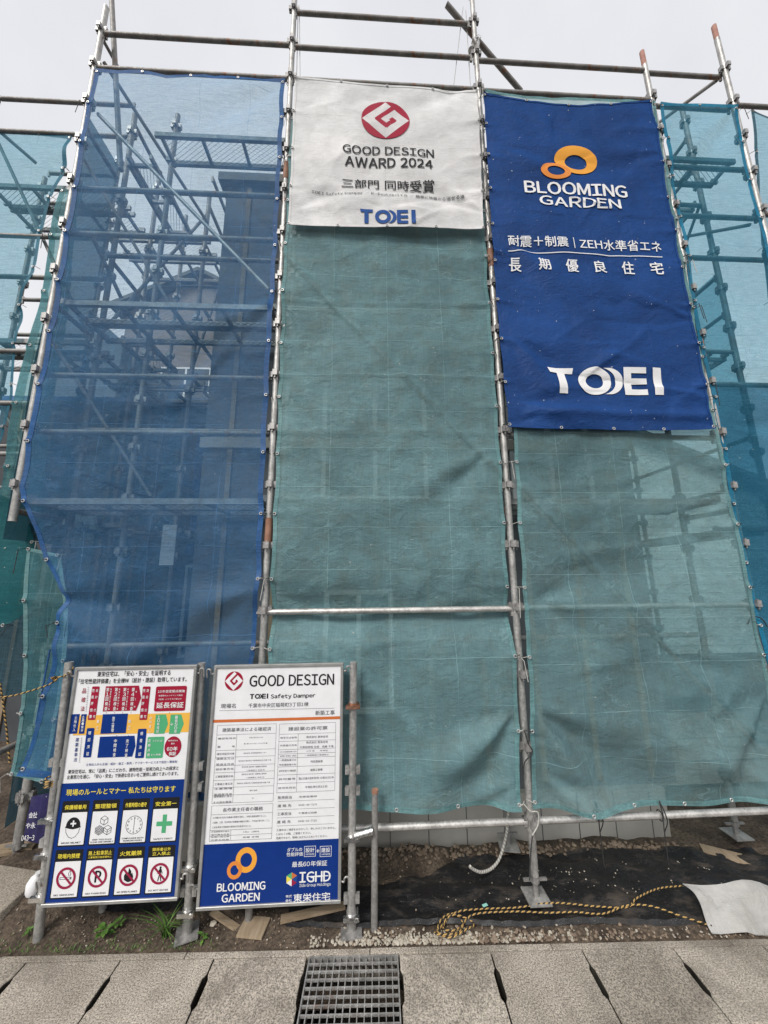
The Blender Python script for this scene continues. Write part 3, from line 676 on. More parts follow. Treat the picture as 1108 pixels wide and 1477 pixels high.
def brace(par, a, b, r=.0165, m='steel_dull', name='diagonal_brace'):
    return MB().tube([a, b], r, 10).build(name, m, par, (Vector(a)+Vector(b))/2, smooth=True)

YR = .43
fs = empty('front_scaffold', (1.8, 0, 0), 'grey steel tube scaffold of three bays carrying the blue and green sheets', 'scaffold')
PX = {'L': -1.815, 'A': -.008, 'B': 1.79, 'C': 3.6}
post(fs, (-1.78, 0, 2.42), (-1.815, 0, 7.50))
post(fs, (.015, 0, .10), (-.008, 0, 9.0), sleeves=(5.60, 2.35))
post(fs, (1.785, 0, .14), (1.832, 0, 8.4), sleeves=(4.75,), jack=True)
post(fs, (3.60, 0, .14), (3.588, 0, 7.17), sleeves=(3.9,), jack=True, redtip=True)
# rear row
for x, tz in ((-1.3, 6.9), (.0, 6.4), (1.78, 6.2), (3.58, 6.9)): post(fs, (x, YR, .12), (x, YR, tz), 'steel_dull', jack=True)
xs_ = [-1.815, -.005, 1.787, 3.595]
for i in range(3):
    a, b = xs_[i]+.03, xs_[i+1]-.03
    zs = {0: [7.15, 6.71, 5.37, 4.90, 3.58, 3.11], 1: [7.60, 7.13, 6.71, 5.37, 4.90, 3.58, 3.11, 1.775, .44], 2: [7.10, 6.70, 5.37, 4.90, 3.58, 3.11, 1.78, .44]}[i]
    for z in zs: ledger(fs, (a, 0 if z < 1.9 or z > 6.6 else .035, z), (b, 0 if z < 1.9 or z > 6.6 else .035, z), 'pipe_bright' if z < 1.9 else 'steel_dull')
    for z in (6.07, 4.27, 2.60):
        if i == 0 and z == 6.07: deck(fs, -1.25+.05, -.05, .05, .30, z)
        else:
            deck(fs, a+.03, b-.03, .05, .29, z)
            if z < 6: deck(fs, a+.03, b-.03, .30, .54, z)
    for z in (5.1, 3.3, 1.5): ledger(fs, (a, YR, z), (b, YR, z))
for x in (-1.8, 0., 1.787, 3.595):
    for z in (6.0, 4.2, 2.5, .85): ledger(fs, (x, .03, z), (x, YR-.03, z))
brace(fs, tuple(at(142, 165, .03)), tuple(at(388, 418, .03)), .017, 'steel')
brace(fs, tuple(at(412, 372, .03)), tuple(at(736, 700, .03)))
brace(fs, tuple(at(748, 706, .03)), tuple(at(1090, 1075, .03)))
for (x, z, ex) in ((-1.8, 5.7, 1), (-1.8, 3.9, 1)): brace(fs, (-1.8, .05, z), (-1.1, .4, z-1.2), .014)

cs = empty('corner_scaffold', (4.3, 0, 0), 'steel tube scaffold bay and side walkway behind the aqua sheet at right', 'scaffold')
post(cs, (4.43, 0, .1), (4.46, 0, 7.62), redtip=True, jack=True)
for z in (7.15, 6.70, 5.93, 5.35, 4.88, 3.6): ledger(cs, (3.63, .04, z), (4.43, .04, z))
for y in (YR, 1.9, 3.7):
    post(cs, (4.43, y, .1), (4.43, y, 7.4), 'steel_dull'); post(cs, (3.86, y, 3.9 if y < 1 else .1), (3.86, y, 6.9 if y < 1 else 5.6), 'steel_dull') if y < 2 else None
    for z in (6.0, 4.2, 2.4): ledger(cs, (3.89, y, z), (4.4, y, z))
for z in (6.07, 4.2, 2.4):
    for y0, y1 in ((.5, 1.85), (1.95, 3.65)):
        deck(cs, 3.92, 4.17, y0, y1, z, 'y'); deck(cs, 4.17, 4.41, y0, y1, z, 'y')
    for y0, y1 in ((.03, YR-.03), (YR+.03, 1.87), (1.93, 3.67)):
        for dz in (.45, .9): ledger(cs, (4.43, y0, z+dz), (4.43, y1, z+dz)) if y0 > .1 else None
deck(cs, 3.66, 4.40, .06, .30, 6.1)
brace(cs, (4.43, .06, 7.15), (4.43, 1.3, 8.1), .019); brace(cs, (4.40, .06, 5.3), (4.40, 1.8, 6.9), .016); brace(cs, (3.86, .45, 4.3), (3.86, 1.8, 6.0), .016)
brace(cs, (4.40, 1.9, 4.3), (4.40, .45, 6.0), .016)
for z in (6.70,): ledger(cs, (4.47, 0, z), (6.2, 0, z)); ledger(cs, (4.47, 0, 4.9), (6.2, 0, 4.9)); ledger(cs, (4.47, 0, 5.35), (6.2, 0, 5.35))
ws_ = empty('side_scaffold', (-1.6, 1.2, 0), 'steel tube scaffold with mesh walkways running back behind the blue sheet', 'scaffold')
for (x, y, tz) in ((-1.80, .50, 7.0), (-1.22, 1.05, 6.7), (-1.85, 1.05, 7.0), (-1.22, 1.75, 7.4), (-1.9, 1.75, 7.2), (-.62, 1.75, 7.1)): post(ws_, (x, y, .1), (x, y, tz), 'steel_dull', lv=lev[::2])
for z in (6.07, 4.27, 2.5):
    deck(ws_, -1.80+.16, -1.36, .30, 1.02, z, 'y') if z > 6 else deck(ws_, -1.64, -1.36, .56, 1.02, z, 'y')
    ledger(ws_, (-1.80, 1.05, z-.06), (-1.25, 1.05, z-.06)); ledger(ws_, (-1.87, 1.75, z-.06), (-.65, 1.75, z-.06))
    deck(ws_, -2.3, -1.24, 1.10, 1.34, z); deck(ws_, -1.20, -.66, 1.38, 1.70, z); deck(ws_, -2.3, -1.24, 1.38, 1.70, z)
    for dz in (.45, .9):
        ledger(ws_, (-1.22, 1.08, z+dz), (-1.22, 1.72, z+dz)); ledger(ws_, (-1.85, .55, z+dz), (-1.85, 1.72, z+dz)); ledger(ws_, (-1.2, 1.78, z+dz), (-.64, 1.78, z+dz))
brace(ws_, (-1.80, .5, 4.3), (-1.22, 1.05, 6.4), .016); brace(ws_, (-1.22, 1.05, 4.3), (-1.22, 1.75, 6.6), .016); pass
brace(ws_, tuple(at(174, 245, .12)), tuple(at(158, -60, .12)), .023)
brace(ws_, tuple(at(150, 90, .1)), tuple(at(300, 322, 1.0)), .018); brace(ws_, tuple(at(128, 330, .1)), tuple(at(175, 430, .5)), .018)
ns = empty('neighbour_scaffold', (-2.6, .5, 0), 'steel tube scaffold set back behind the turquoise sheet at left', 'scaffold')
post(ns, (-1.82, .5, .14), (-1.80, .5, 2.2), jack=True, lv=[.44, .89, 1.4, 1.85])
post(ns, (-3.25, .5, .1), (-3.25, .5, 7.1)); post(ns, (-3.25, 1.1, .1), (-3.25, 1.1, 6.9), 'steel_dull'); post(ns, (-2.4, 1.1, .1), (-2.4, 1.1, 7.3), 'steel_dull')
for z in (7.12, 6.68, 5.37, 4.9, 4.1, 3.58, 3.1): ledger(ns, (-3.22, .5, z), (-1.84, .5, z))
for z in (6.07, 4.27, 2.5):
    deck(ns, -3.2, -1.95, .55, .79, z); deck(ns, -3.2, -1.95, .80, 1.04, z)
    ledger(ns, (-3.2, 1.1, z+.45), (-2.43, 1.1, z+.45)); ledger(ns, (-3.2, 1.1, z+.9), (-2.43, 1.1, z+.9))
brace(ns, tuple(at(0, 190, .6)), tuple(at(52, 235, .9)), .019); brace(ns, (-3.2, .55, 6.6), (-2.0, .55, 4.4), .016); brace(ns, (-3.2, .55, 4.4), (-2.0, .55, 2.7), .016)
# top loose tubes
a, b = at(644, 6, -.06), at(752, 132, .32)
t = empty('loose_pipe', tuple(a), 'long dark tube clamped slantwise across the second post above the banners', 'scaffold pipe')
MB().tube([a, b], .026, 14).build('tube', 'steel_dull', t, WLOC[t], smooth=True)
q = at(686, 62, -.03); inst(CLAMP, 'clamp', tuple(q), t, (0, .8, .3))
a, b = at(152, 48, .03), at(166, -30, .03)
brace(fs, tuple(at(150, 60, .05)), tuple(at(171, 98, .25)), .016)
# thin guy wires above the white banner
for k, (p1, p2, lb) in enumerate([((430, 18), (428, 112), 'left'), ((432, 20), (433, 114), 'l'), ((668, 10), (654, 128), 'r'), ((672, 15), (679, 130), 'r2')]):
    labs = ['thin wire hanging beside the first post above the white banner, left of the pair', 'thin wire hanging beside the first post above the white banner, right of the pair', 'thin slanting wire above the right part of the white banner', 'thin wire running down along the second post above the white banner']
    mb = MB().tube([at(*p1, .03), at(*p2, .03)], .0035, 6); tag(mb.build('wire', 'wire', loc=tuple(at(*p1, .03))), labs[k], 'wire', 'thin wires at the scaffold top')

# ------------------------------------------------------------------ sheets
def poly_eval(P, v):
    P = np.array(P); d = np.r_[0, np.cumsum(np.hypot(*(P[1:]-P[:-1]).T))]; d /= d[-1]
    return np.stack([np.interp(v, d, P[:, 0]), np.interp(v, d, P[:, 1])], -1)
def xz(pts, Y): return [(at(x, y, Y)[0], at(x, y, Y)[2]) for x, y in pts]
def fold(x0, z0, ang, spread, amp, k, R, ph=0.):
    amp *= 2.4; k *= .8
    def f(x, z):
        dx, dz = x-x0, z-z0; r = np.hypot(dx, dz)+1e-6; th = (np.arctan2(dz, dx)-ang+PI) % (2*PI)-PI
        return amp*np.sin(k*th+ph)*np.exp(-(th/spread)**2)*(r*r/(r*r+.07))*np.exp(-(r/R)**2)*min(1, 1)
    return f
def line_ridge(x0, z0, x1, z1, amp, wd):
    L = math.hypot(x1-x0, z1-z0); ux, uz = (x1-x0)/L, (z1-z0)/L
    def f(x, z):
        t = np.clip((x-x0)*ux+(z-z0)*uz, 0, L); d = np.hypot(x-x0-t*ux, z-z0-t*uz); return -amp*np.exp(-(d/wd)**2)
    return f
def creases(seed, n, x0, x1, z0, z1, amp, wd, L0=.15, L1=.7, slant=.6):
    """short crisp folds: steep on one side, soft on the other, fading out at both ends"""
    R_ = np.random.RandomState(seed); P = []
    for i in range(n):
        a = R_.choice([0, PI])+R_.normal(0, slant); P.append((R_.uniform(x0, x1), R_.uniform(z0, z1), math.cos(a), math.sin(a), R_.uniform(L0, L1), R_.uniform(.4, 1.3)*amp*R_.choice([-1, 1]), wd*R_.uniform(.7, 1.6), R_.uniform(-.25, .25)))
    def f(x, z):
        s_ = 0*x
        for px, pz, ux, uz, L, am, w_, cv in P:
            t = (x-px)*ux+(z-pz)*uz; d = -(x-px)*uz+(z-pz)*ux-cv*t*t/L; q = np.clip(t/L, 0, 1)
            s_ = s_+am*np.sin(PI*q)*np.where(d > 0, np.exp(-(d/w_)), np.exp(-(d/(w_*3))**2))
        return s_
    return f
EYE = MB(); 
_n, _m = 12, 6
for i in range(_n):
    for j in range(_m):
        a, b = 2*PI*i/_n, 2*PI*j/_m; r = .0095+.0034*math.cos(b); EYE.v.append((r*math.cos(a), .003*math.sin(b), r*math.sin(a)))
EYE.f = [(i*_m+j, ((i+1) % _n)*_m+j, ((i+1) % _n)*_m+(j+1) % _m, i*_m+(j+1) % _m) for i in range(_n) for j in range(_m)]
EYE = mesh_of('eyelet', EYE, 'eyelet', True)
def sheet(name, label, cat, m, hem, Y, left, right, disp, group=None, nu=90, nv=260, top=None, bot=None, ties=None, tiedir=(-1, 1), hems='lrtb', hemw=.032, scal=.012, eyes=True, topeyes=0, boteyes=0, px=True, ahead=None):
    Lp = xz(left, Y) if px else left; Rp = xz(right, Y) if px else right
    def XZ(U, V):
        l = poly_eval(Lp, V); r = poly_eval(Rp, V); p = l*(1-U)[..., None]+r*U[..., None]
        if scal:
            e = np.abs(np.sin(PI*V*(ties or 12)))
            p[..., 0] += scal*e*(1-U)**6-scal*e*U**6
        if top: p[..., 1] += (1-V)**5*top(U)
        if bot: p[..., 1] += V**6*bot(U)
        return p
    LA, RA = np.array(Lp)[::-1], np.array(Rp)[::-1]; nk = ties or 12
    zk = [(poly_eval(Lp, np.array([k/nk]))[0][1], poly_eval(Rp, np.array([k/nk]))[0][1], rng.uniform(.5, 1.5), rng.uniform(.5, 1.5)) for k in range(nk+1)]
    def Yd(x, z):
        y = Y+sum(f(x, z) for f in disp)
        if ahead: y = np.minimum(y, ahead(x, z)-.012)
        if hem:
            xl = np.interp(z, LA[:, 1], LA[:, 0]); xr = np.interp(z, RA[:, 1], RA[:, 0])
            for a_, b_, c_, d_ in zk:
                dl = np.maximum(x-xl, 0); dr = np.maximum(xr-x, 0)
                y = y-.011*c_*np.exp(-((z-a_+.25*dl*(c_-1))/(.022+.10*dl))**2)*np.exp(-dl/.16)-.011*d_*np.exp(-((z-b_+.25*dr*(d_-1))/(.022+.10*dr))**2)*np.exp(-dr/.16)
        return y
    def grid(u0, u1, v0, v1, a, b, dy):
        U, V = np.meshgrid(np.linspace(u0, u1, a), np.linspace(v0, v1, b)); P = XZ(U, V); y = Yd(P[..., 0], P[..., 1])-dy
        mb = MB(); mb.v = [tuple(q) for q in np.stack([P[..., 0], y, P[..., 1]], -1).reshape(-1, 3).tolist()]
        mb.f = [(j*a+i, (j+1)*a+i, (j+1)*a+i+1, j*a+i+1) for j in range(b-1) for i in range(a-1)]; return mb
    p00 = XZ(np.array([.5]), np.array([1.]))[0]; loc = (p00[0], Y, p00[1])
    o = tag(grid(0, 1, 0, 1, nu, nv, 0).build(name, m, loc=loc, smooth=True), label, cat, group)
    W_ = abs(Rp[0][0]-Lp[0][0]); H_ = abs(Lp[0][1]-Lp[-1][1]); hu = hemw/W_; hv = hemw/H_
    if hem:
        if 'l' in hems: grid(0, hu, 0, 1, 4, nv, .003).build('hem', hem, o, loc, smooth=True)
        if 'r' in hems: grid(1-hu, 1, 0, 1, 4, nv, .003).build('hem', hem, o, loc, smooth=True)
        if 't' in hems: grid(hu, 1-hu, 0, hv, nu, 4, .003).build('hem', hem, o, loc, smooth=True)
        if 'b' in hems: grid(hu, 1-hu, 1-hv, 1, nu, 4, .003).build('hem', hem, o, loc, smooth=True)
    def surf(u, v, dy=.006):
        p = XZ(np.array([u]), np.array([v]))[0]; return Vector((p[0], float(Yd(p[0], p[1]))-dy, p[1]))
    if eyes:
        nt_ = ties or 12
        for k in range(nt_+1):
            v = min(max(k/nt_, .006), .994)
            for side in (0, 1):
                if (side == 0 and 'L' not in hems.upper()) : continue
                u = hu*.5 if side == 0 else 1-hu*.5; q = surf(u, v)
                inst(EYE, 'eyelet', q, o)
                sx = -1 if side == 0 else 1
                px_ = q+Vector((sx*.045, .03, rng.uniform(-.01, .01)))
                pts = [q, q+Vector((sx*.02, -.006, .004)), px_]
                if rng.rand() < .35:
                    L = rng.uniform(.06, .22); pts += [px_+Vector((sx*.004, -.05, -.01)), px_+Vector((rng.uniform(-.02, .02), -.055, -L))]
                MB().tube(pts, .0026, 5).build('tie_cord', 'cord' if rng.rand() < .7 else 'wire', o, q)
        for n_, v in ((topeyes, hv*.5), (boteyes, 1-hv*.5)):
            for k in range(1, n_+1):
                inst(EYE, 'eyelet', surf(k/(n_+1), v), o)
    o['_fn'] = 0
    return o, Yd, XZ, surf
S = {}
tops = lambda a: (lambda U: a*(4*U*(1-U)))
# blue net, left bay
wr = [smooth_noise(1, 14, 2.2, 9, .016), smooth_noise(2, 16, 9, 30, .006), 
      fold(-.02, 6.6, math.radians(205), .55, .02, 9, 1.6), fold(-.03, 4.2, math.radians(215), .5, .03, 7, 1.2), fold(-.03, 1.93, math.radians(205), .45, .05, 6, 1.1), fold(-1.5, 1.9, math.radians(-20), .5, .035, 8, 1.2),
      line_ridge(-.03, 1.93, -.8, 1.50, .05, .09), line_ridge(-.8, 1.5, -1.45, 1.62, .04, .09), line_ridge(-.1, 4.2, -.75, 3.3, .025, .05)]
wr += [creases(73, 12, -1.7, 0, 1.2, 6.4, .022, .04, .6, 1.5, .6), creases(63, 46, -1.8, 0, 1.2, 6.6, .007, .022)]
o, *_ = sheet('mesh_sheet', 'blue translucent mesh sheet covering the left bay of the scaffold', 'mesh sheet', 'blue_net', 'blue_hem', -.03,
    [(136, 97), (118, 200), (96, 320), (76, 430), (56, 540), (42, 625), (28, 702), (58, 790), (90, 862), (74, 950), (50, 1040), (26, 1118)],
    [(412, 116), (408, 210), (402, 320), (396, 430), (390, 540), (385, 640), (381, 740), (378, 830), (371, 900), (364, 970), (350, 1060), (330, 1160)],
    wr, 'mesh sheets on the scaffold', ties=13, topeyes=3, hemw=.04, top=lambda U: -.03*(1-np.abs(np.cos(4*PI*U)))*4*U*(1-U)+0*U)
o['label'] = 'blue translucent mesh sheet covering the left bay of the scaffold'
# green sheets
def midtuck(x, z): return .075*np.exp(-((z-1.775)/.16)**2)*np.clip((x+.1)*12, 0, 1)
wr = [smooth_noise(3, 14, 2.5, 9, .018), smooth_noise(4, 16, 9, 30, .008), midtuck,
      fold(1.74, 1.13, math.radians(228), .5, .05, 8, 1.0), fold(1.72, 1.85, math.radians(190), .3, .02, 7, .8), fold(1.72, .72, math.radians(215), .5, .03, 9, .7), fold(.06, 1.9, math.radians(-30), .4, .02, 8, .8), fold(1.72, 3.0, math.radians(215), .3, .02, 8, .9),
      line_ridge(*(at(412, 372, 0)[[0, 2]]), *(at(736, 700, 0)[[0, 2]]), .016, .028)]+[line_ridge(.0, z_, 1.8, z_-.005, .006, .016) for z_ in (6.07, 5.37, 4.9, 4.25, 3.58, 3.11, 2.58)]
wr += [creases(71, 11, .1, 1.8, .8, 4.8, .018, .035, .5, 1.4, .6), creases(61, 46, 0, 1.8, .6, 5.0, .006, .018)]
o, YT1, *_ = sheet('mesh_sheet', 'faded green sheet covering the middle bay below the white banner', 'mesh sheet', 'teal_net', 'teal_hem', -.03,
    [(425, 116), (417, 200), (411, 330), (405, 440), (400, 560), (396, 680), (392, 790), (388, 880), (386, 980), (386, 1070), (388, 1160)],
    [(688, 136), (695, 230), (701, 340), (708, 450), (717, 570), (725, 690), (733, 800), (741, 900), (747, 990), (749, 1080), (750, 1166)],
    wr, 'mesh sheets on the scaffold', nu=130, nv=320, ties=13, boteyes=3, hemw=.03, bot=lambda U: -.02*np.sin(PI*U))
wr = [smooth_noise(6, 14, 2.5, 9, .018), smooth_noise(7, 16, 9, 30, .008), lambda x, z: -.028+0*x,
      fold(1.83, 1.14, math.radians(-48), .55, .055, 8, 1.1), fold(1.83, 1.8, math.radians(12), .35, .022, 7, 1.0), fold(3.52, 1.2, math.radians(235), .5, .04, 8, .9), fold(3.5, .6, math.radians(170), .4, .02, 8, .9), fold(1.83, .75, math.radians(-30), .4, .03, 8, .8), fold(3.5, 2.6, math.radians(200), .4, .02, 8, .9),
      line_ridge(*(at(748, 706, 0)[[0, 2]]), *(at(1090, 1075, 0)[[0, 2]]), .017, .028)]+[line_ridge(1.8, z_, 3.6, z_-.005, .006, .016) for z_ in (3.11, 2.58, 1.78, .9)]
wr += [creases(72, 11, 1.9, 3.5, .6, 3.0, .020, .035, .5, 1.4, .6), creases(62, 40, 1.8, 3.6, .6, 3.2, .007, .018)]
o, YT2, *_ = sheet('mesh_sheet', 'faded green sheet hanging below the tall blue banner in the right bay', 'mesh sheet', 'teal_net2', 'teal_hem', -.03,
    [(698, 138), (713, 350), (724, 480), (736, 610), (742, 720), (748, 820), (752, 900), (758, 960), (761, 1040), (764, 1110), (768, 1166)],
    [(942, 152), (975, 330), (1003, 500), (1030, 620), (1048, 710), (1068, 800), (1086, 890), (1100, 960), (1112, 1030), (1120, 1090), (1130, 1156)],
    wr, 'mesh sheets on the scaffold', nu=130, nv=320, ties=13, boteyes=4, hemw=.03, bot=lambda U: -.015*np.sin(PI*U))
# banners
wrW = [smooth_noise(8, 12, 2.5, 8, .009), smooth_noise(9, 12, 9, 26, .0045), fold(1.80, 5.1, math.radians(150), .35, .012, 12, .9), fold(.05, 5.05, math.radians(25), .35, .010, 10, .8), fold(1.8, 6.65, math.radians(200), .3, .010, 9, .8),
       lambda x, z: .003*np.sin(38*z+2*np.sin(3*x))*np.exp(-((z-5.35)/.09)**2)]
wrW += [creases(64, 30, .05, 1.75, 5.05, 6.6, .005, .013, .15, .6, .9), creases(67, 8, .3, 1.7, 5.1, 5.4, .008, .014, .2, .5, .4)]
o, YW, *_ = sheet('banner', 'white cloth banner with a red round emblem and black lettering', 'banner', 'white_cloth', 'white_cloth', -.085,
    [(425, 112), (420, 215), (415, 325)], [(689, 131), (694, 230), (698, 332)], wrW, 'cloth banners on the scaffold', ahead=YT1, nu=120, nv=115, ties=4, topeyes=3, boteyes=3, hemw=.02, scal=.006, top=lambda U: -.012*np.sin(PI*U)); BW = o
wrB = [smooth_noise(12, 12, 2.2, 8, .013), smooth_noise(13, 12, 9, 26, .006), fold(1.86, 4.9, math.radians(-35), .35, .02, 9, .9), fold(1.86, 3.95, math.radians(-45), .4, .02, 9, .8), fold(3.55, 4.1, math.radians(165), .35, .022, 9, 1.1), fold(1.86, 5.9, math.radians(-20), .3, .012, 9, .9),
       fold(1.87, 3.35, math.radians(-5), .35, .02, 9, .8), fold(3.55, 5.9, math.radians(190), .3, .012, 9, .9), line_ridge(2.0, 3.26, 3.4, 3.24, .02, .04)]
wrB += [creases(65, 46, 1.85, 3.5, 3.2, 6.6, .008, .017, .2, .9, .7), creases(66, 10, 1.85, 3.3, 3.25, 4.4, .014, .022, .4, .9, .3)]
o, YB, *_ = sheet('banner', 'tall blue cloth banner with orange rings and white lettering', 'banner', 'blue_cloth', 'blue_cloth', -.085,
    [(697, 135), (703, 240), (711, 370), (721, 500), (733, 616)], [(939, 147), (959, 250), (982, 370), (1005, 490), (1028, 620)], wrB, 'cloth banners on the scaffold', ahead=YT2, nu=120, nv=230, ties=9, topeyes=3, boteyes=3, hemw=.02, scal=.008, top=lambda U: -.07*np.sin(PI*U), bot=lambda U: -.02*np.sin(PI*U)); BB = o
# right, aqua
wr = [smooth_noise(14, 12, 2.2, 8, .012), smooth_noise(15, 12, 9, 26, .003), fold(4.42, 6.6, math.radians(230), .4, .03, 8, 1.1), fold(3.66, 3.7, math.radians(-30), .5, .04, 7, 1.2), fold(3.66, 3.2, math.radians(-10), .4, .03, 7, 1.)]
wr += [creases(68, 24, 3.65, 4.4, 3.0, 6.6, .007, .02)]
sheet('mesh_sheet', 'aqua translucent mesh sheet right of the tall blue banner', 'mesh sheet', 'aqua_net', 'aqua_hem', -.03,
    [(951, 150), (962, 215), (968, 262), (985, 340), (995, 420), (1010, 500), (1026, 560), (1044, 650), (1056, 745), (1075, 830), (1092, 905), (1108, 960), (1135, 1100)],
    [(1063, 153), (1078, 230), (1092, 300), (1112, 380), (1140, 480), (1170, 600), (1200, 720), (1230, 850), (1260, 1000), (1290, 1120)], wr, 'mesh sheets on the scaffold', ties=13, topeyes=1, hemw=.035, scal=.0)
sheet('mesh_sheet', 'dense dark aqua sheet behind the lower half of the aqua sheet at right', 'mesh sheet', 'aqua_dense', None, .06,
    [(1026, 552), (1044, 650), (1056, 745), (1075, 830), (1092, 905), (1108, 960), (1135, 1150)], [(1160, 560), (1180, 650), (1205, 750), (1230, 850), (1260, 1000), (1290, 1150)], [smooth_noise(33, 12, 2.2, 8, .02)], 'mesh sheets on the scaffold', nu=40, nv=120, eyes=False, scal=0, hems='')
sheet('mesh_sheet', 'pale aqua mesh sheet hanging at the top right edge beyond the corner post', 'mesh sheet', 'turq_net', 'dark_net', .02, [(1083, 158), (1092, 300), (1102, 400), (1120, 520)], [(1180, 175), (1200, 300), (1230, 430), (1260, 540)],
    [smooth_noise(16, 12, 2.2, 8, .012)], 'mesh sheets on the scaffold', nu=40, nv=90, ties=5, hemw=.03, top=lambda U: -.1*np.sin(PI*U))
# left, turquoise upper sheet
wr = [smooth_noise(17, 12, 2.0, 8, .02), smooth_noise(18, 12, 9, 26, .004), fold(-1.88, 6.6, math.radians(205), .4, .03, 8, .9), fold(-2.0, 4.4, math.radians(160), .4, .04, 6, .9)]
sheet('mesh_sheet', 'pale turquoise mesh sheet at the top left edge left of the blue sheet', 'mesh sheet', 'turq_net', 'turq_hem', .5,
    [(-40, 178), (-60, 400), (-80, 600), (-90, 700)], [(104, 197), (95, 235), (82, 270), (72, 300), (60, 345), (52, 395), (30, 440), (24, 480), (20, 520), (18, 570), (6, 630), (-14, 680)], wr, 'mesh sheets on the scaffold', ties=9, hems='rtb', topeyes=2, hemw=.04, scal=0)
# grey green side return sheet between the two
wr = [smooth_noise(19, 12, 2.5, 9, .02), smooth_noise(20, 12, 9, 26, .004)]
sheet('mesh_sheet', 'narrow grey green mesh sheet in the gap between turquoise and blue sheets', 'mesh sheet', 'grey_net', 'grey_net', .28,
    [(88, 275), (78, 330), (66, 390), (52, 440), (44, 470), (30, 530), (14, 620), (4, 700), (-20, 770)], [(120, 275), (112, 340), (103, 400), (94, 460), (84, 530), (74, 610), (66, 700), (62, 770)], wr, 'mesh sheets on the scaffold', nu=30, nv=200, ties=6, hems='lrtb', hemw=.05, scal=0)
wr = [smooth_noise(21, 12, 2.5, 8, .03), smooth_noise(22, 12, 9, 26, .004)]
sheet('mesh_sheet', 'deep green sheet bulging at the left edge below the grey green one', 'mesh sheet', 'deepgreen', 'deepgreen', .22,
    [(-60, 690), (-70, 800), (-60, 895)], [(30, 725), (48, 770), (66, 812), (62, 850), (48, 875), (30, 892), (10, 902)], wr, 'mesh sheets on the scaffold', nu=60, nv=60, ties=3, hemw=.03, scal=0)
sheet('mesh_sheet', 'lower grey green sheet hanging left of the foot of the blue sheet', 'mesh sheet', 'grey_net', 'teal_hem', .16,
    [(44, 790), (38, 880), (34, 960), (26, 1040), (14, 1118)], [(92, 800), (104, 870), (94, 960), (78, 1040), (62, 1130)], wr, 'mesh sheets on the scaffold', nu=40, nv=90, ties=4, hemw=.025, scal=0)
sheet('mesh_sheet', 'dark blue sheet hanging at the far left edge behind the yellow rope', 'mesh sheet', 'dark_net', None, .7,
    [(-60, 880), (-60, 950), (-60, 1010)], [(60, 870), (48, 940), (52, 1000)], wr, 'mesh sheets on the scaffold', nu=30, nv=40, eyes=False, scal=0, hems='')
# side return: runs back in depth from the left post
def depth_sheet(name, x, y0, y1, z0, z1, m, label, seed):
    f = smooth_noise(seed, 12, 2, 9, .02); n1, n2 = 30, 120; V = []
    for j in range(n2):
        for i in range(n1):
            y = y0+(y1-y0)*i/(n1-1); z = z0+(z1-z0)*j/(n2-1); V.append((x+float(f(y, z)), y, z))
    return tag(MB().add(V, [(j*n1+i, j*n1+i+1, (j+1)*n1+i+1, (j+1)*n1+i) for j in range(n2-1) for i in range(n1-1)]).build(name, m, loc=(x, (y0+y1)/2, z0), smooth=True), label, 'mesh sheet', 'mesh sheets on the scaffold')
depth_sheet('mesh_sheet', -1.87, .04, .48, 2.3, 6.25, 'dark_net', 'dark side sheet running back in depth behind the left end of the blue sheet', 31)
depth_sheet('mesh_sheet', -1.97, .55, 2.9, .2, 4.6, 'dark_net', 'dark side sheet closing the left flank of the side scaffold', 34)  # added sheet: blocks the open sky so the space behind the blue net stays dark
depth_sheet('mesh_sheet', 4.50, .5, 3.7, .4, 5.2, 'aqua_net', 'aqua side sheet running back in depth behind the right walkway', 32)

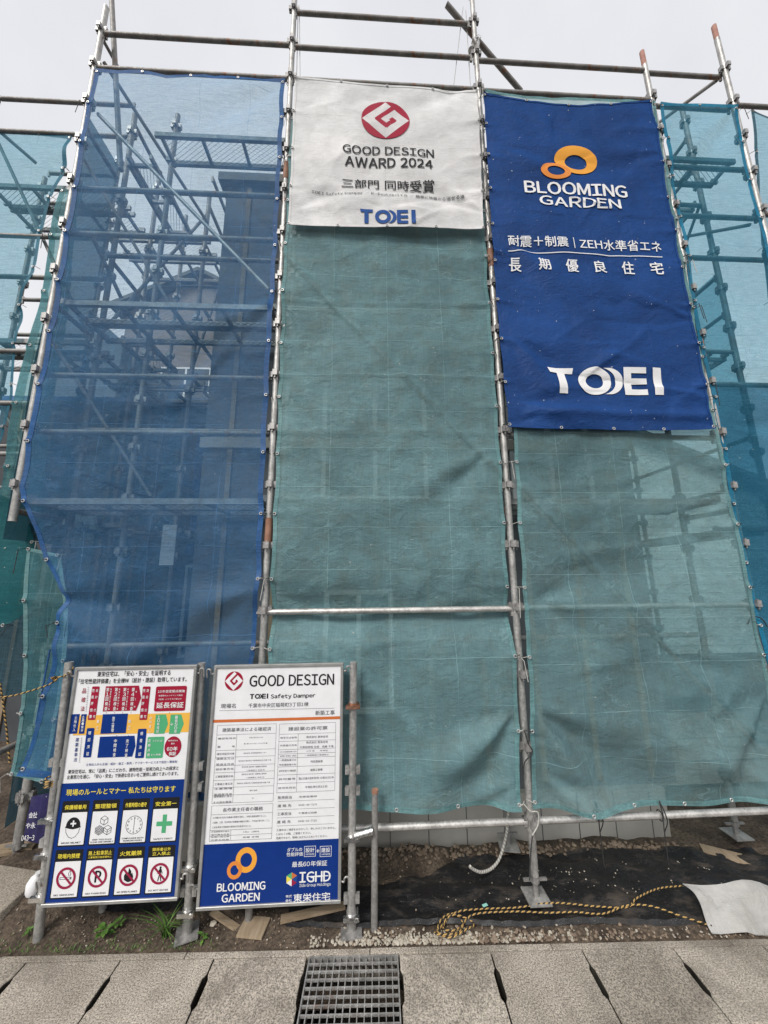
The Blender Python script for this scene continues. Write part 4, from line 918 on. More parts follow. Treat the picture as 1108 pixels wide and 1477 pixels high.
# ------------------------------------------------------------------ lettering
class Print:
    """flat print on a surface: buckets of 2D shapes (X, Z) per ink and layer"""
    def __init__(s, par, yfun, zoom, Y, step=.0008, off=.002, cut=0):
        s.par, s.y, s.zm, s.Y, s.step, s.off, s.cut, s.b = par, yfun, zoom, Y, step, off, cut, {}
    def P(s, x, y): ox, oy, k = s.zm; q = at(ox+x/k, oy+y/k, s.Y); return np.array([q[0], q[2]])
    def put(s, ink, lay, V, F, name):
        s.n_ = getattr(s, 'n_', 0)+1; bk = s.b.setdefault((ink, lay, name, s.n_ if name in ('panel', 'pictogram') else 0), [[], []]); n = len(bk[0]); bk[0] += [tuple(q) for q in np.asarray(V).tolist()]; bk[1] += [tuple(i+n for i in f) for f in F]
    def text(s, t, ink, xa, xb, yc, h, bold=0., lay=3, name='lettering'):
        xm = (xa+xb)/2; a = s.P(xa, yc)[0]; b = s.P(xb, yc)[0]; zt = s.P(xm, yc-h/2)[1]; zb = s.P(xm, yc+h/2)[1]
        V, F = text_fit(t, a, b, zb, zt, bold); s.put(ink, lay, V, F, name)
    def vtext(s, t, ink, xt, xb, ya, yb, wd, bold=0., lay=3, name='lettering'):
        n = len(t); hh = (yb-ya)/n
        for i, ch in enumerate(t):
            if ch == ' ': continue
            f = (i+.5)/n; xc = xt+(xb-xt)*f; yc = ya+(yb-ya)*f; s.text(ch, ink, xc-wd/2, xc+wd/2, yc, min(hh*.86, wd*1.25), bold, lay, name)
    def poly(s, ink, pts, lay=1, name='panel', raw=False):
        V = [p if raw else s.P(*p) for p in pts]; s.put(ink, lay, V, [tuple(range(len(V)))], name)
    def rect(s, ink, x0, y0, x1, y1, lay=1, name='panel'): s.wrect(ink, *s.P(x0, y0), *s.P(x1, y1), lay, name)
    def wrect(s, ink, xa, za, xb, zb, lay=1, name='panel'): s.put(ink, lay, [(xa, za), (xb, za), (xb, zb), (xa, zb)], [(0, 1, 2, 3)], name)
    def rrect(s, ink, xa, za, xb, zb, r, lay=1, name='panel'):
        V = []
        for cx, cz, a0 in ((xb-r, max(za, zb)-r, 0), (xa+r, max(za, zb)-r, 90), (xa+r, min(za, zb)+r, 180), (xb-r, min(za, zb)+r, 270)):
            for k in range(5): a = math.radians(a0+k*22.5); V.append((cx+r*math.cos(a), cz+r*math.sin(a)))
        s.put(ink, lay, V, [tuple(range(len(V)))], name)
    def ring(s, ink, c, r0, r1, lay=2, name='emblem', ez=1., n=40, a0=0, a1=2*PI, c0=None):
        c0 = c if c0 is None else c0; V = []
        for k in range(n+1):
            a = a0+(a1-a0)*k/n; V += [(c0[0]+r0*math.cos(a), c0[1]+r0*ez*math.sin(a)), (c[0]+r1*math.cos(a), c[1]+r1*ez*math.sin(a))]
        s.put(ink, lay, V, [(2*k, 2*k+1, 2*k+3, 2*k+2) for k in range(n)], name)
    def line(s, ink, pts, wd, lay=2, name='drawing', close=False):
        pts = [np.array(p, float) for p in pts]
        if close: pts = pts+[pts[0]]
        for a, b in zip(pts[:-1], pts[1:]):
            d = b-a; l = np.hypot(*d)+1e-9; nrm = np.array([-d[1], d[0]])/l*wd/2; e = d/l*wd*.3
            s.k_ = (getattr(s, 'k_', 0)+1) % 6; s.put(ink, lay, [(*q, s.k_*.15) for q in (a-nrm-e, b-nrm+e, b+nrm+e, a+nrm-e)], [(0, 1, 2, 3)], name)
    def build(s):
        for (ink, lay, name, _i), (V, F) in s.b.items():
            if not F: continue
            bm = bmesh.new(); vs = [bm.verts.new((v[0], v[2] if len(v) > 2 else 0, v[1])) for v in V]
            for f in F:
                try: bm.faces.new([vs[i] for i in f])
                except ValueError: pass
            if s.cut:
                xs0, xs1 = min(v[0] for v in V), max(v[0] for v in V); z0, z1 = min(v[1] for v in V), max(v[1] for v in V)
                for ax, a, b in ((0, xs0, xs1), (2, z0, z1)):
                    k = math.floor(a/s.cut)+1
                    while k*s.cut < b:
                        co = [0, 0, 0]; no = [0, 0, 0]; co[ax] = k*s.cut; no[ax] = 1
                        bmesh.ops.bisect_plane(bm, geom=bm.verts[:]+bm.edges[:]+bm.faces[:], plane_co=co, plane_no=no, dist=1e-6); k += 1
            cs_ = np.array([tuple(v.co) for v in bm.verts]); yy_ = s.y(cs_[:, 0], cs_[:, 2])-s.off-(lay+cs_[:, 1])*s.step
            for v, y_ in zip(bm.verts, yy_): v.co.y = y_
            for f in bm.faces:
                f.normal_update()
                if f.normal.y > 0: f.normal_flip()
            L = WLOC[s.par]
            for v in bm.verts: v.co -= L
            me = bpy.data.meshes.new(name); bm.to_mesh(me); bm.free(); me.materials.append(M[ink]); o = bpy.data.objects.new(name, me); C.objects.link(o); place(o, L, s.par)
            if name in ('lettering', 'ruled_lines', 'drawing'): o['kind'] = 'stuff'
def gmark(P, c, r, red, white, lay=1):
    """round red mark with a white spiral diamond"""
    P.ring(red, c, 0, r, lay, 'emblem'); c = np.array(c)
    A_ = lambda a, b: c+np.array([(a-b)*r*.97, (1-a-b)*r*.97])   # a: top->right, b: top->left
    P.put(white, lay+1, [A_(0, 0), A_(1, 0), A_(1, 1), A_(0, 1)], [(0, 1, 2, 3)], 'emblem')
    P.line(red, [A_(.31, -.02), A_(.31, .66), A_(.69, .66), A_(.69, .34), A_(.60, .34)], r*.97*1.414*.145, lay+2, 'emblem')
def toei(P, ink, xa, xb, zt, zb, lay=2):
    """the wide word mark: T, O with trailing arcs, E, I"""
    H_ = zt-zb; W_ = xb-xa; X = lambda t: xa+W_*t; t_ = H_*.21; n = 'lettering'
    P.put(ink, lay, [(X(0), zt), (X(.235), zt), (X(.225), zt-t_), (X(.015), zt-t_)], [(0, 1, 2, 3)], n)
    P.put(ink, lay, [(X(.08), zt-t_), (X(.155), zt-t_), (X(.155), zb), (X(.08), zb)], [(0, 1, 2, 3)], n)
    rx = W_*.142; ez = (H_/2)/rx; c = (X(.413), (zt+zb)/2)
    P.ring(ink, c, rx*.53, rx*1.0, lay, n, ez)
    for dx in (.102,):
        c2 = (c[0]+W_*dx, c[1]); c1 = (c2[0]-W_*.064, c[1])
        P.ring(ink, c2, rx, rx, lay, n, ez, 24, -1.3, 1.3, c1)
    P.put(ink, lay, [(X(.665), zt), (X(.73), zt), (X(.73), zb), (X(.665), zb)], [(0, 1, 2, 3)], n)
    for k in (0, .395, .79): P.put(ink, lay, [(X(.73), zt-H_*k), (X(.865), zt-H_*k), (X(.865), zt-H_*k-t_), (X(.73), zt-H_*k-t_)], [(0, 1, 2, 3)], n)
    P.put(ink, lay, [(X(.925), zt), (X(1), zt), (X(1), zb), (X(.925), zb)], [(0, 1, 2, 3)], n)
# white banner
P = Print(BW, YW, (400, 0, 3.078), -.085, .0005, .0045, .015)
c = P.P(481, 534); r = (P.P(588, 534)[0]-P.P(374, 534)[0])/2
gmark(P, c, r, 'ink_red', 'white_cloth')
P.text('GOOD DESIGN', 'ink_black', 290, 695, 672, 36, .022); P.text('AWARD 2024', 'ink_black', 300, 690, 724, 42, .03)
P.text('三部門 同時受賞', 'ink_black', 286, 697, 819, 44, .018)
P.text('TOEI Safety Damper / R-Evolveパイル / 簡単に地震から消せる道', 'ink_black', 152, 828, 868, 16, .006)
toei(P, 'ink_blue', P.P(367, 966)[0], P.P(613, 966)[0], P.P(490, 937)[1], P.P(490, 997)[1])
P.build()
# blue banner
P = Print(BB, YB, (680, 0, 2.589), -.085, .0006, .005, .02)
w1 = P.P(390, 600); r = (P.P(469, 600)[0]-P.P(309, 600)[0])/2; ez = (P.P(390, 552)[1]-P.P(390, 648)[1])/2/r
P.ring('ink_orange', w1, r*.52, r, 2, 'emblem', ez, c0=(w1[0], w1[1]-r*.10))
w2 = P.P(314, 642); r2 = (P.P(370, 640)[0]-P.P(257, 640)[0])/2; ez2 = (P.P(314, 612)[1]-P.P(314, 672)[1])/2/r2
P.ring('ink_orange2', w2, r2*.58, r2, 3, 'emblem', ez2)
P.text('BLOOMING', 'ink_white', 197, 580, 708, 45, .035); P.text('GARDEN', 'ink_white', 253, 557, 757, 36, .035)
P.text('耐震＋制震｜ZEH水準省エネ', 'ink_white', 137, 708, 911, 42, .014)
P.line('ink_white', [P.P(137, 940), P.P(714, 958)], .008)
for i, ch in enumerate('長期優良住宅'): x = 163+i*105.5; P.text(ch, 'ink_white', x-23, x+23, 990+i*2.6, 48, .02)
P.zm = (680, 380, 2.589)
toei(P, 'ink_white', P.P(287, 440)[0], P.P(706, 440)[0], P.P(495, 392)[1], P.P(495, 490)[1])
P.build()

# ------------------------------------------------------------------ the two boards
YBD = -.135
def board(label, c4, name, panel_ink='board'):
    q = [at(x, y, YBD) for x, y in c4]; xa = (q[0][0]+q[3][0])/2; xb = (q[1][0]+q[2][0])/2; zt = (q[0][2]+q[1][2])/2; zb = (q[3][2]+q[2][2])/2
    t = empty(name, ((xa+xb)/2, YBD+.015, zb), label, 'sign board', 'construction site boards')
    f = .017
    MB().box(xa+f, xb-f, YBD+.004, YBD+.010, zb+f, zt-f).build('panel', panel_ink, t, WLOC[t])
    for (x0, x1, z0, z1) in ((xa, xb, zt-f, zt), (xa, xb, zb, zb+f), (xa, xa+f, zb+f, zt-f), (xb-f, xb, zb+f, zt-f)):
        b = MB().box(x0, x1, YBD-.006, YBD+.022, z0, z1); bevel_mesh(b, 'frame', 'alu', None, .002, 1); o = C.objects[-1]; o.data.transform(Matrix.Translation(-WLOC[t])); place(o, WLOC[t], t)
    # hooks on both sides
    for sx, x in ((-1, xa), (1, xb)):
        for z in (zt-.05, zb+.1):
            pts = [(x+sx*.0, YBD+.01, z), (x+sx*.018, YBD+.005, z), (x+sx*.02, YBD-.004, z+.022), (x+sx*.032, YBD-.004, z+.03), (x+sx*.044, YBD+.0, z+.02), (x+sx*.044, YBD+.012, z-.025)]
            MB().tube(spline(pts, 4), .005, 7).build('hook', 'steel', t, WLOC[t], smooth=True)
    return t, xa, xb, zt, zb
t1, xa, xb, zt, zb = board('white and navy safety rules board with eight pictogram panels', [(105, 960), (282, 962), (258, 1307), (65, 1300)], 'rules_board')
P = Print(t1, lambda x, z: YBD+.004+0*x, (60, 940, 3.887), YBD, .0005, .0006)
f = .017
zn = P.P(450, 729)[1]; P.wrect('ink_navy', xa+f, zn, xb-f, zb+f)
P.text('東栄住宅は、「安心・安全」を証明する', 'ink_black', 312, 722, 122, 30, .012)
P.text('「住宅性能評価書」を全棟W（設計・建設）取得しています。', 'ink_black', 208, 812, 161, 29, .012)
# amber band with blue and green blocks
zA, zB = P.P(480, 352)[1], P.P(480, 462)[1]
XX = lambda x, z: (lambda o: o)(x)
def sx_at(x, y): return P.P(x, y)[0]
P.wrect('ink_amber', sx_at(163, 405)+.02, zA, xb-f, zB, 1)
def vr(ink, x0, x1, ym, ya, yb, lay=2): P.wrect(ink, sx_at(x0, ym), P.P(x0, ya)[1], sx_at(x1, ym), P.P(x0, yb)[1], lay)
def vrr(ink, x0, x1, ym, ya, yb, lay=2, r=.006): P.rrect(ink, sx_at(x0, ym), P.P(x0, ya)[1], sx_at(x1, ym), P.P(x0, yb)[1], r, lay)
vr('ink_navy', 157, 205, 405, 352, 462); vr('ink_navy', 214, 245, 405, 352, 462); vr('ink_navy', 335, 477, 405, 352, 462)
vrr('ink_red', 270, 312, 290, 196, 384, 3); vrr('ink_red', 557, 600, 290, 196, 384, 3)
vrr('ink_navy', 242, 285, 515, 430, 594, 3); vrr('ink_navy', 531, 580, 515, 434, 598, 3)
def arrow(ink, x0, x1, x2, ym, ya, yb, lay=2):
    za, zb_ = P.P(x0, ya)[1], P.P(x0, yb)[1]; a, b, c_ = sx_at(x0, ym), sx_at(x1, ym), sx_at(x2, ym)
    P.put(ink, lay, [(a, za), (b, za), (c_, (za+zb_)/2), (b, zb_), (a, zb_)], [(0, 1, 2, 3, 4)], 'panel')
arrow('ink_red', 350, 536, 556, 265, 195, 336); arrow('ink_navy', 318, 512, 524, 537, 478, 596)
arrow('ink_green', 634, 692, 708, 405, 354, 462, 2); arrow('ink_green', 718, 778, 797, 405, 354, 462, 2)
vrr('ink_red', 634, 808, 268, 196, 336, 2, .01); vrr('ink_green', 588, 682, 540, 480, 600, 2)
P.ring('ink_red', P.P(735, 534), 0, sx_at(782, 534)-sx_at(735, 534), 2, 'panel', 1.15)
P.vtext('品確法', 'ink_red', 240, 226, 195, 345, 22, .01, 4); P.vtext('（住宅の品質確保促進法）', 'ink_grey', 262, 247, 195, 340, 7, 0, 4)
P.vtext('性能評価書', 'ink_white', 292, 272, 200, 382, 15, .02, 5); P.vtext('設計 住宅', 'ink_white', 313, 292, 200, 382, 13, .01, 5)
P.vtext('性能評価書', 'ink_white', 577, 558, 200, 382, 15, .02, 5); P.vtext('建設 住宅', 'ink_white', 597, 578, 200, 382, 13, .01, 5)
for k, (x, tt) in enumerate(((372, '第1回検査'), (420, '第2回検査'), (468, '第3回検査'), (515, '第4回検査'))):
    P.vtext(tt, 'ink_white', x, x-13, 200, 332, 17, .02, 5)
    P.vtext(('基礎配筋工事完了時', '躯体工事の完了時', '内装下地工事完了時', '竣工時')[k], 'ink_white', x+18, x+4, 204, 330, 8, .01, 5)
P.vtext('土地仕入', 'ink_white', 194, 180, 358, 450, 15, .02, 5); P.vtext('企画・設計', 'ink_white', 234, 226, 358, 450, 13, .02, 5); P.vtext('施工管理', 'ink_white', 404, 396, 362, 452, 15, .02, 5)
P.vtext('着工', 'ink_white', 318, 308, 372, 450, 15, .02, 5); P.vtext('竣工', 'ink_white', 495, 489, 372, 446, 15, .02, 5); P.vtext('お引渡し', 'ink_white', 614, 604, 360, 456, 12, .015, 5)
P.vtext('確認済証', 'ink_white', 271, 256, 436, 592, 16, .02, 5); P.vtext('検査済証', 'ink_white', 563, 548, 440, 594, 16, .02, 5)
P.vtext('10年保証', 'ink_white', 658, 650, 358, 456, 15, .02, 5); P.vtext('最長50年', 'ink_white', 757, 750, 358, 458, 17, .02, 5); P.text('+', 'ink_white', 722, 738, 408, 16, .05, 5)
P.vtext('中間検査', 'ink_white', 415, 406, 488, 590, 16, .02, 5); P.vtext('完了検査', 'ink_white', 482, 472, 488, 594, 16, .02, 5)
P.vtext('建築基準法', 'ink_navy', 200, 186, 480, 620, 18, .012, 4); P.vtext('（区域の建築基準関係規定）', 'ink_grey', 224, 209, 480, 625, 7, 0, 4)
P.vtext('定期点検', 'ink_white', 606, 598, 486, 592, 14, .02, 5); P.text('3 2 5 10', 'ink_white', 624, 676, 500, 9, .02, 5); P.text('6ヶ月毎', 'ink_white', 614, 668, 578, 11, .01, 5)
P.text('10年目定期点検後', 'ink_white', 652, 804, 222, 16, .02, 5); P.text('有償等のメンテナンス実施', 'ink_white', 656, 790, 246, 9, .01, 5); P.text('（有償）にてさらに安心の', 'ink_white', 656, 784, 266, 9, .01, 5); P.text('延長保証', 'ink_white', 643, 796, 300, 33, .025, 5)
P.text('東栄住宅は', 'ink_white', 710, 764, 499, 8, .01, 5); P.text('最長', 'ink_white', 726, 746, 516, 9, .01, 5); P.text('60年', 'ink_white', 702, 762, 545, 25, .03, 5); P.text('保証', 'ink_white', 712, 754, 572, 21, .03, 5)
for x, y in ((362, 343), (408, 343), (453, 343), (500, 343), (716, 343)): P.ring('ink_red', P.P(x, y), 0, .0022, 4, 'panel', n=10)
for x, y in ((420, 472), (486, 472)): P.ring('ink_navy', P.P(x, y), 0, .0022, 4, 'panel', n=10)
P.text('土地仕入から企画・設計・施工・販売・アフターサービスまで自社一貫体制', 'ink_navy', 248, 758, 626, 15, .008)
P.text('東栄住宅は、常に「品質」にこだわり、建物性能・技術力向上への探求と', 'ink_black', 148, 766, 664, 23, .01)
P.text('企業努力を通じ、「安心・安全」で快適な住まいをご提供し続けてまいります。', 'ink_black', 142, 764, 694, 23, .01)
P.text('現場のルールとマナー 私たちは守ります', 'ink_yellow', 138, 750, 780, 36, .025)
xs8 = []
wi = (xb-xa-2*f); cw = wi*.215; gap = (wi-4*cw)/5.1
rows = [(828, 1082, 892), (1098, 1372, 1164)]
heads = [['保護帽着用', '整理整頓', '作業時間の遵守', '安全第一'], ['現場内禁煙', '路上駐車禁止', '火気厳禁', '関係者以外']]
foots = [['WEAR HELMET', 'KEEP THIS PLACE', 'COMPLIANCE WITH', 'SAFETY FIRST'], ['NO SMOKING', 'NO PARKING', 'NO OPEN FLAMES', 'DO NOT ENTER']]
for r_ in range(2):
    for c_ in range(4):
        x0 = xa+f+gap*1.05+c_*(cw+gap); x1 = x0+cw; sc = 1/3.887
        z1 = P.P(450, rows[r_][0])[1]; z0 = P.P(450, rows[r_][1])[1]; zh = P.P(450, rows[r_][2])[1]; cx = (x0+x1)/2; hw = cw/2
        P.rrect('ink_black', x0, z0, x1, z1, .006, 2, 'pictogram'); P.rrect('board', x0+cw*.04, z0+.008, x1-cw*.04, zh, .003, 3, 'pictogram')
        def TX(s_, a, b, zc, h, ink, bold, lay=5): V, F = text_fit(s_, a, b, zc-h/2, zc+h/2, bold); P.put(ink, lay, V, F, 'lettering')
        hz = (z1+zh)/2
        if heads[r_][c_] == '関係者以外': TX('関係者以外', cx-hw*.68, cx+hw*.68, hz+.011, .017, 'ink_yellow', .02); TX('立入禁止', cx-hw*.68, cx+hw*.68, hz-.010, .018, 'ink_yellow', .025)
        elif heads[r_][c_] == '路上駐車禁止': TX('路上駐車禁止', cx-hw*.85, cx+hw*.85, hz+.007, .022, 'ink_yellow', .02); TX('工事車両は指定場所に', cx-hw*.85, cx+hw*.85, hz-.014, .010, 'ink_yellow', .01)
        else: TX(heads[r_][c_], cx-hw*.8, cx+hw*.8, hz-.002, .024, 'ink_yellow', .03)
        ft = foots[r_][c_]; fz = z0+.022
        if ft.startswith('KEEP'): TX(ft, cx-hw*.7, cx+hw*.7, fz+.008, .0075, 'ink_black', .02); TX('CLEAN AND ORDERLY', cx-hw*.84, cx+hw*.84, fz-.004, .0075, 'ink_black', .02)
        elif ft.startswith('COMP'): TX(ft, cx-hw*.8, cx+hw*.8, fz+.008, .0075, 'ink_black', .02); TX('WORKING HOURS', cx-hw*.7, cx+hw*.7, fz-.004, .0075, 'ink_black', .02)
        else: TX(ft, cx-hw*.72, cx+hw*.72, fz-.002, .008, 'ink_black', .02)
        cz = (zh+z0)/2+.010; u = hw*.62; D = lambda a, b: (cx+u*a, cz+u*b)
        k = (r_, c_)
        if k == (0, 0):
            P.put('ink_black', 4, [D(math.cos(a)*.85, .15+math.sin(a)*.95) for a in np.linspace(0, PI, 16)]+[D(-.95, .0), D(-.5, -.12), D(0, -.2), D(.5, -.12), D(.95, .0)], [tuple(range(21))], 'pictogram')
            P.line('board', [D(-.28, .42), D(.28, .42)], u*.17, 5); P.line('board', [D(0, .14), D(0, .70)], u*.17, 5)
            P.line('ink_black', [D(-.82, -.1), D(-.74, -.55), D(-.4, -1.0), D(0, -1.15), D(.4, -1.0), D(.74, -.55), D(.82, -.1)], u*.05, 4)
        if k == (0, 1):
            def cube(ox, oy, s_, sub):
                t0, tl, tr, tc_, bl, br_, bc = (ox, oy+s_), (ox-.87*s_, oy+.5*s_), (ox+.87*s_, oy+.5*s_), (ox, oy), (ox-.87*s_, oy-.5*s_), (ox+.87*s_, oy-.5*s_), (ox, oy-s_)
                for L_ in ([t0, tl, tc_, tr, t0], [tl, bl, bc, br_, tr], [tc_, bc]): P.line('ink_black', [D(*q) for q in L_], u*.05, 4)
                for i in range(1, sub):
                    g_ = i/sub; lp = lambda a, b: (a[0]+(b[0]-a[0])*g_, a[1]+(b[1]-a[1])*g_)
                    for a, b, c2, d2 in ((tl, bl, tc_, bc), (tc_, bc, tr, br_)): P.line('ink_black', [D(*lp(a, b)), D(*lp(c2, d2))], u*.04, 4)
                    if sub > 2:
                        for a, b, c2, d2 in ((tl, tc_, bl, bc), (tc_, tr, bc, br_), (t0, tl, tr, tc_), (t0, tr, tl, tc_)): P.line('ink_black', [D(*lp(a, b)), D(*lp(c2, d2))], u*.04, 4)
            cube(0, .62, .5, 1); cube(-.48, -.42, .52, 3); cube(.5, -.42, .52, 2)
        if k == (0, 2):
            P.ring('ink_black', D(0, 0), u*.95, u*1.0, 4, 'pictogram'); P.line('ink_black', [D(0, .75), D(0, -.6)], u*.05, 4)
            for i in range(12): a = PI/2-i*PI/6; V, F = text_fit(str(i or 12), *[cx+u*(.78*math.cos(a)+d_) for d_ in (-.09, .09)], *[cz+u*(.78*math.sin(a)+d_) for d_ in (-.09, .09)], .02); P.put('ink_black', 4, V, F, 'lettering')
        if k == (0, 3): P.line('ink_green', [D(-.8, 0), D(.8, 0)], u*.5, 4); P.line('ink_green', [D(0, -.85), D(0, .85)], u*.5, 4)
        if r_ == 1:
            P.ring('ink_maroon', D(0, 0), u*.86, u*1.12, 6, 'pictogram'); P.line('ink_maroon', [D(-.68, .68), D(.68, -.68)], u*.22, 6)
            if c_ == 0:
                P.line('ink_black', [D(-.7, .08), D(.45, .08), D(.45, -.12), D(-.7, -.12)], u*.05, 4, close=True)
                P.line('ink_black', [D(.56, .08), D(.56, -.12)], u*.1, 4); P.line('ink_black', [D(.3, .2), D(.22, .5), D(.4, .75), D(.5, .4), D(.42, .2)], u*.05, 4)
            if c_ == 1: V, F = text_fit('P', cx-u*.32, cx+u*.42, cz-u*.62, cz+u*.62, .05); P.put('ink_black', 4, V, F, 'lettering')
            if c_ == 2: P.put('ink_black', 4, [D(*q) for q in ((-.1, -.72), (-.5, -.5), (-.55, -.05), (-.35, .3), (-.25, 0), (-.1, .2), (-.05, .75), (.25, .4), (.3, .1), (.4, .25), (.55, -.2), (.45, -.6), (.1, -.72))], [tuple(range(13))], 'pictogram')
            if c_ == 3:
                P.ring('ink_black', D(.05, .62), 0, u*.13, 4, 'pictogram'); P.line('ink_black', [D(.05, .42), D(.02, -.05)], u*.26, 4)
                P.line('ink_black', [D(0, -.05), D(-.15, -.75)], u*.12, 4); P.line('ink_black', [D(.05, -.05), D(.22, -.75)], u*.12, 4); P.line('ink_black', [D(-.05, .4), D(-.22, 0)], u*.09, 4); P.line('ink_black', [D(.15, .4), D(.3, .02)], u*.09, 4)
P.build()
t2, xa, xb, zt, zb = board('white and blue building permit board with round red mark and tables', [(308, 958), (495, 958), (492, 1308), (285, 1308)], 'permit_board')
P = Print(t2, lambda x, z: YBD+.004+0*x, (270, 940, 3.788), YBD, .0005, .0006)
zn = P.P(460, 1040)[1]; P.wrect('ink_navy', xa+f, zn, xb-f, zb+f); zo = P.P(480, 364)[1]; zo2 = P.P(480, 380)[1]; P.wrect('ink_rust', xa+f, zo, xb-f, zo2)
c = P.P(255, 161); gmark(P, c, (P.P(305, 161)[0]-P.P(205, 161)[0])/2, 'ink_red', 'board')
P.text('GOOD DESIGN', 'ink_black', 340, 803, 156, 62, .022)
a, b = P.P(342, 244)[0], P.P(442, 244)[0]; toei(P, 'ink_black', a, b, P.P(392, 231)[1], P.P(392, 258)[1]); P.text('Safety Damper', 'ink_black', 456, 700, 244, 30, .03)
P.text('現場名', 'ink_grey', 183, 265, 297, 25, .004); P.text('千葉市中央区稲荷町3丁目1棟', 'ink_grey', 334, 662, 291, 24, .004); P.text('新築工事', 'ink_grey', 700, 806, 334, 26, .006)
P.line('ink_grey', [P.P(175, 323), P.P(803, 309)], .0015)
# ruled tables, in board coordinates measured off the zoom
def uvb(u, v): return np.array([xa+f+(xb-xa-2*f)*u, zt-f-(zt-zb-2*f)*v])
def vof(x, y): q = P.P(x, y); return (q[0]-xa-f)/(xb-xa-2*f), (zt-f-q[1])/(zt-zb-2*f)
def table(u0, u1, um, vs_, t=.0013, skip=()):
    for k, v in enumerate(vs_): P.line('ink_grey', [uvb(u0, v), uvb(u1, v)], t, 2, 'ruled_lines')
    for u in (u0, u1): P.line('ink_grey', [uvb(u, vs_[0]), uvb(u, vs_[-1])], t, 2, 'ruled_lines')
    if um: P.line('ink_grey', [uvb(um, vs_[1 if len(vs_) > 3 else 0]), uvb(um, vs_[-1])], t, 2, 'ruled_lines')
vL = [vof(300, y)[1] for y in (400, 452, 537, 575, 620, 658, 700, 740, 782, 825)]; table(.035, .495, .19, vL)
vR = [vof(650, y)[1] for y in (392, 448, 487, 532, 556, 578, 626, 670, 716, 766)]; table(.52, .965, .67, vR)
vT = [vof(300, y)[1] for y in (838, 886, 972)]; table(.035, .495, None, vT)
vU = [vof(300, y)[1] for y in (972, 1002, 1030)]; table(.035, .495, .19, vU)
def TB(s_, u0, u1, v, h, ink='ink_grey', bold=.004):
    a, b = uvb(u0, v), uvb(u1, v); V, F = text_fit(s_, a[0], b[0], a[1]-h/2, a[1]+h/2, bold); P.put(ink, 3, V, F, 'lettering')
mid = lambda L, i: (L[i]+L[i+1])/2
TB('建築基準法による確認済', .075, .455, mid(vL, 0), .022); TB('建設業の許可票', .59, .90, mid(vR, 0), .022); TB('各作業主任者の職務', .12, .42, mid(vT, 0), .021)
rowsL = [None, ('確認年月日', '令和６年８月３０日'), ('確認済証交付者', '株式会社 住宅性能評価センター'), ('建築主又は', '株式会社 東栄住宅 代表取締役社長 佐藤 千尋'), ('設計者氏名', '東栄住宅 設計部一級建築士事務所'), ('工事監理者氏名', '東栄住宅 設計部一級建築士事務所'), ('工事施工者氏名', '株式会社 東栄住宅 代表取締役社長 佐藤 千尋'), ('工事現場', '浅井 裕道'), ('建築確認に係る', '済')]
for k in range(1, 9):
    a, b = rowsL[k]; m_ = mid(vL, k); two = k in (1, 3, 7, 8)
    TB(a, .045, .18, m_-(.012 if two and k > 1 else (.018 if k == 1 else 0)), .011 if two else .012)
    if two: TB({1: '番　　　号', 3: '築造主氏名', 7: '管理者氏名', 8: 'その他の事項'}[k], .045, .18, m_+(.012 if k > 1 else .018), .011)
    w_ = .012*len(b); w_ = min(w_, .25); TB(b, .34-w_/2, .34+w_/2, m_-(.018 if k == 1 else (.006 if k in (4, 5) else 0)), .0075)
    if k in (4, 5): TB('二級建築士 吉田 武', .28, .42, m_+.009, .0065)
    if k == 1: TB('■ 第KAKU24-1000号 ■', .25, .43, m_+.008, .006)
rowsR = [('商号又は名称', '株式会社 東栄住宅'), ('代表者の氏名', '株式会社 東栄住宅'), ('主任又は監理技術者の氏名', '上村 宏　　非専任'), ('資格名', '一級建築施工管理技士'), ('一般建設業又は', '特定建設業'), ('許可を受けた建設業', '建築工事業'), ('許可番号', '国土交通大臣許可(特-6)第16352号'), ('許可年月日', '令和6年9月22日')]
for k, (a, b) in enumerate(rowsR):
    m_ = mid(vR, k+1); h = .013 if k not in (2, 3) else .008
    TB(a, .53, .66, m_-(.010 if k == 4 else 0), h*.85)
    if k == 4: TB('特定建設業の別', .53, .66, m_+.010, .010)
    w_ = min(.27, .019*len(b)); TB(b, .82-w_/2, .82+w_/2, m_-(.010 if k == 1 else 0), h)
    if k == 1: TB('代表取締役 社長　佐藤 千尋', .685, .95, m_+.010, .012)
for k, t_s in enumerate(('1.作業の方法及び労働者の配置を決定し、作業を直接指揮すること。', '2.器具、工具、安全帯及び保護帽の機能を点検し、不良品を取り除くこと。', '3.安全帯及び保護帽の使用状況を監視すること。')):
    TB(t_s, .05, (.45, .475, .34)[k], vT[1]+(vT[2]-vT[1])*(.2+.3*k), .010)
for k, (a, a2, b) in enumerate((('木造建築物の組立', '等作業主任者', '久保山・上田和也'), ('足場の組立等', '作業主任者', '斉藤 正樹'))):
    m_ = mid(vU, k); TB(a, .045, .18, m_-.006, .007); TB(a2, .045, .18, m_+.006, .007); TB(b, .28, .40, m_, .008)
for k, (a, b) in enumerate((('販売担当', '市原営業所'), ('連 絡 先', '0436-40-7170'), ('工事担当', '千葉施工四課'), ('連 絡 先', '0436-42-7715'))):
    y = (795, 840, 884, 928)[k]; v = vof(600, y)[1]; TB(a, .53, .635, v, .016); TB(b, .69, .83, v+.0, .010); P.line('ink_grey', [uvb(.53, v+.016), uvb(.965, v+.016)], .0012, 2, 'ruled_lines')
for k, (t_s, u1) in enumerate((('工事中はご迷惑をおかけして、申しわけございません。', .975), ('しばらくの間、ご容赦ください。', .79), ('危険ですので、現場には立ち入らないでください。', .915))): TB(t_s, .53, u1, vof(640, 970+k*22)[1], .012)
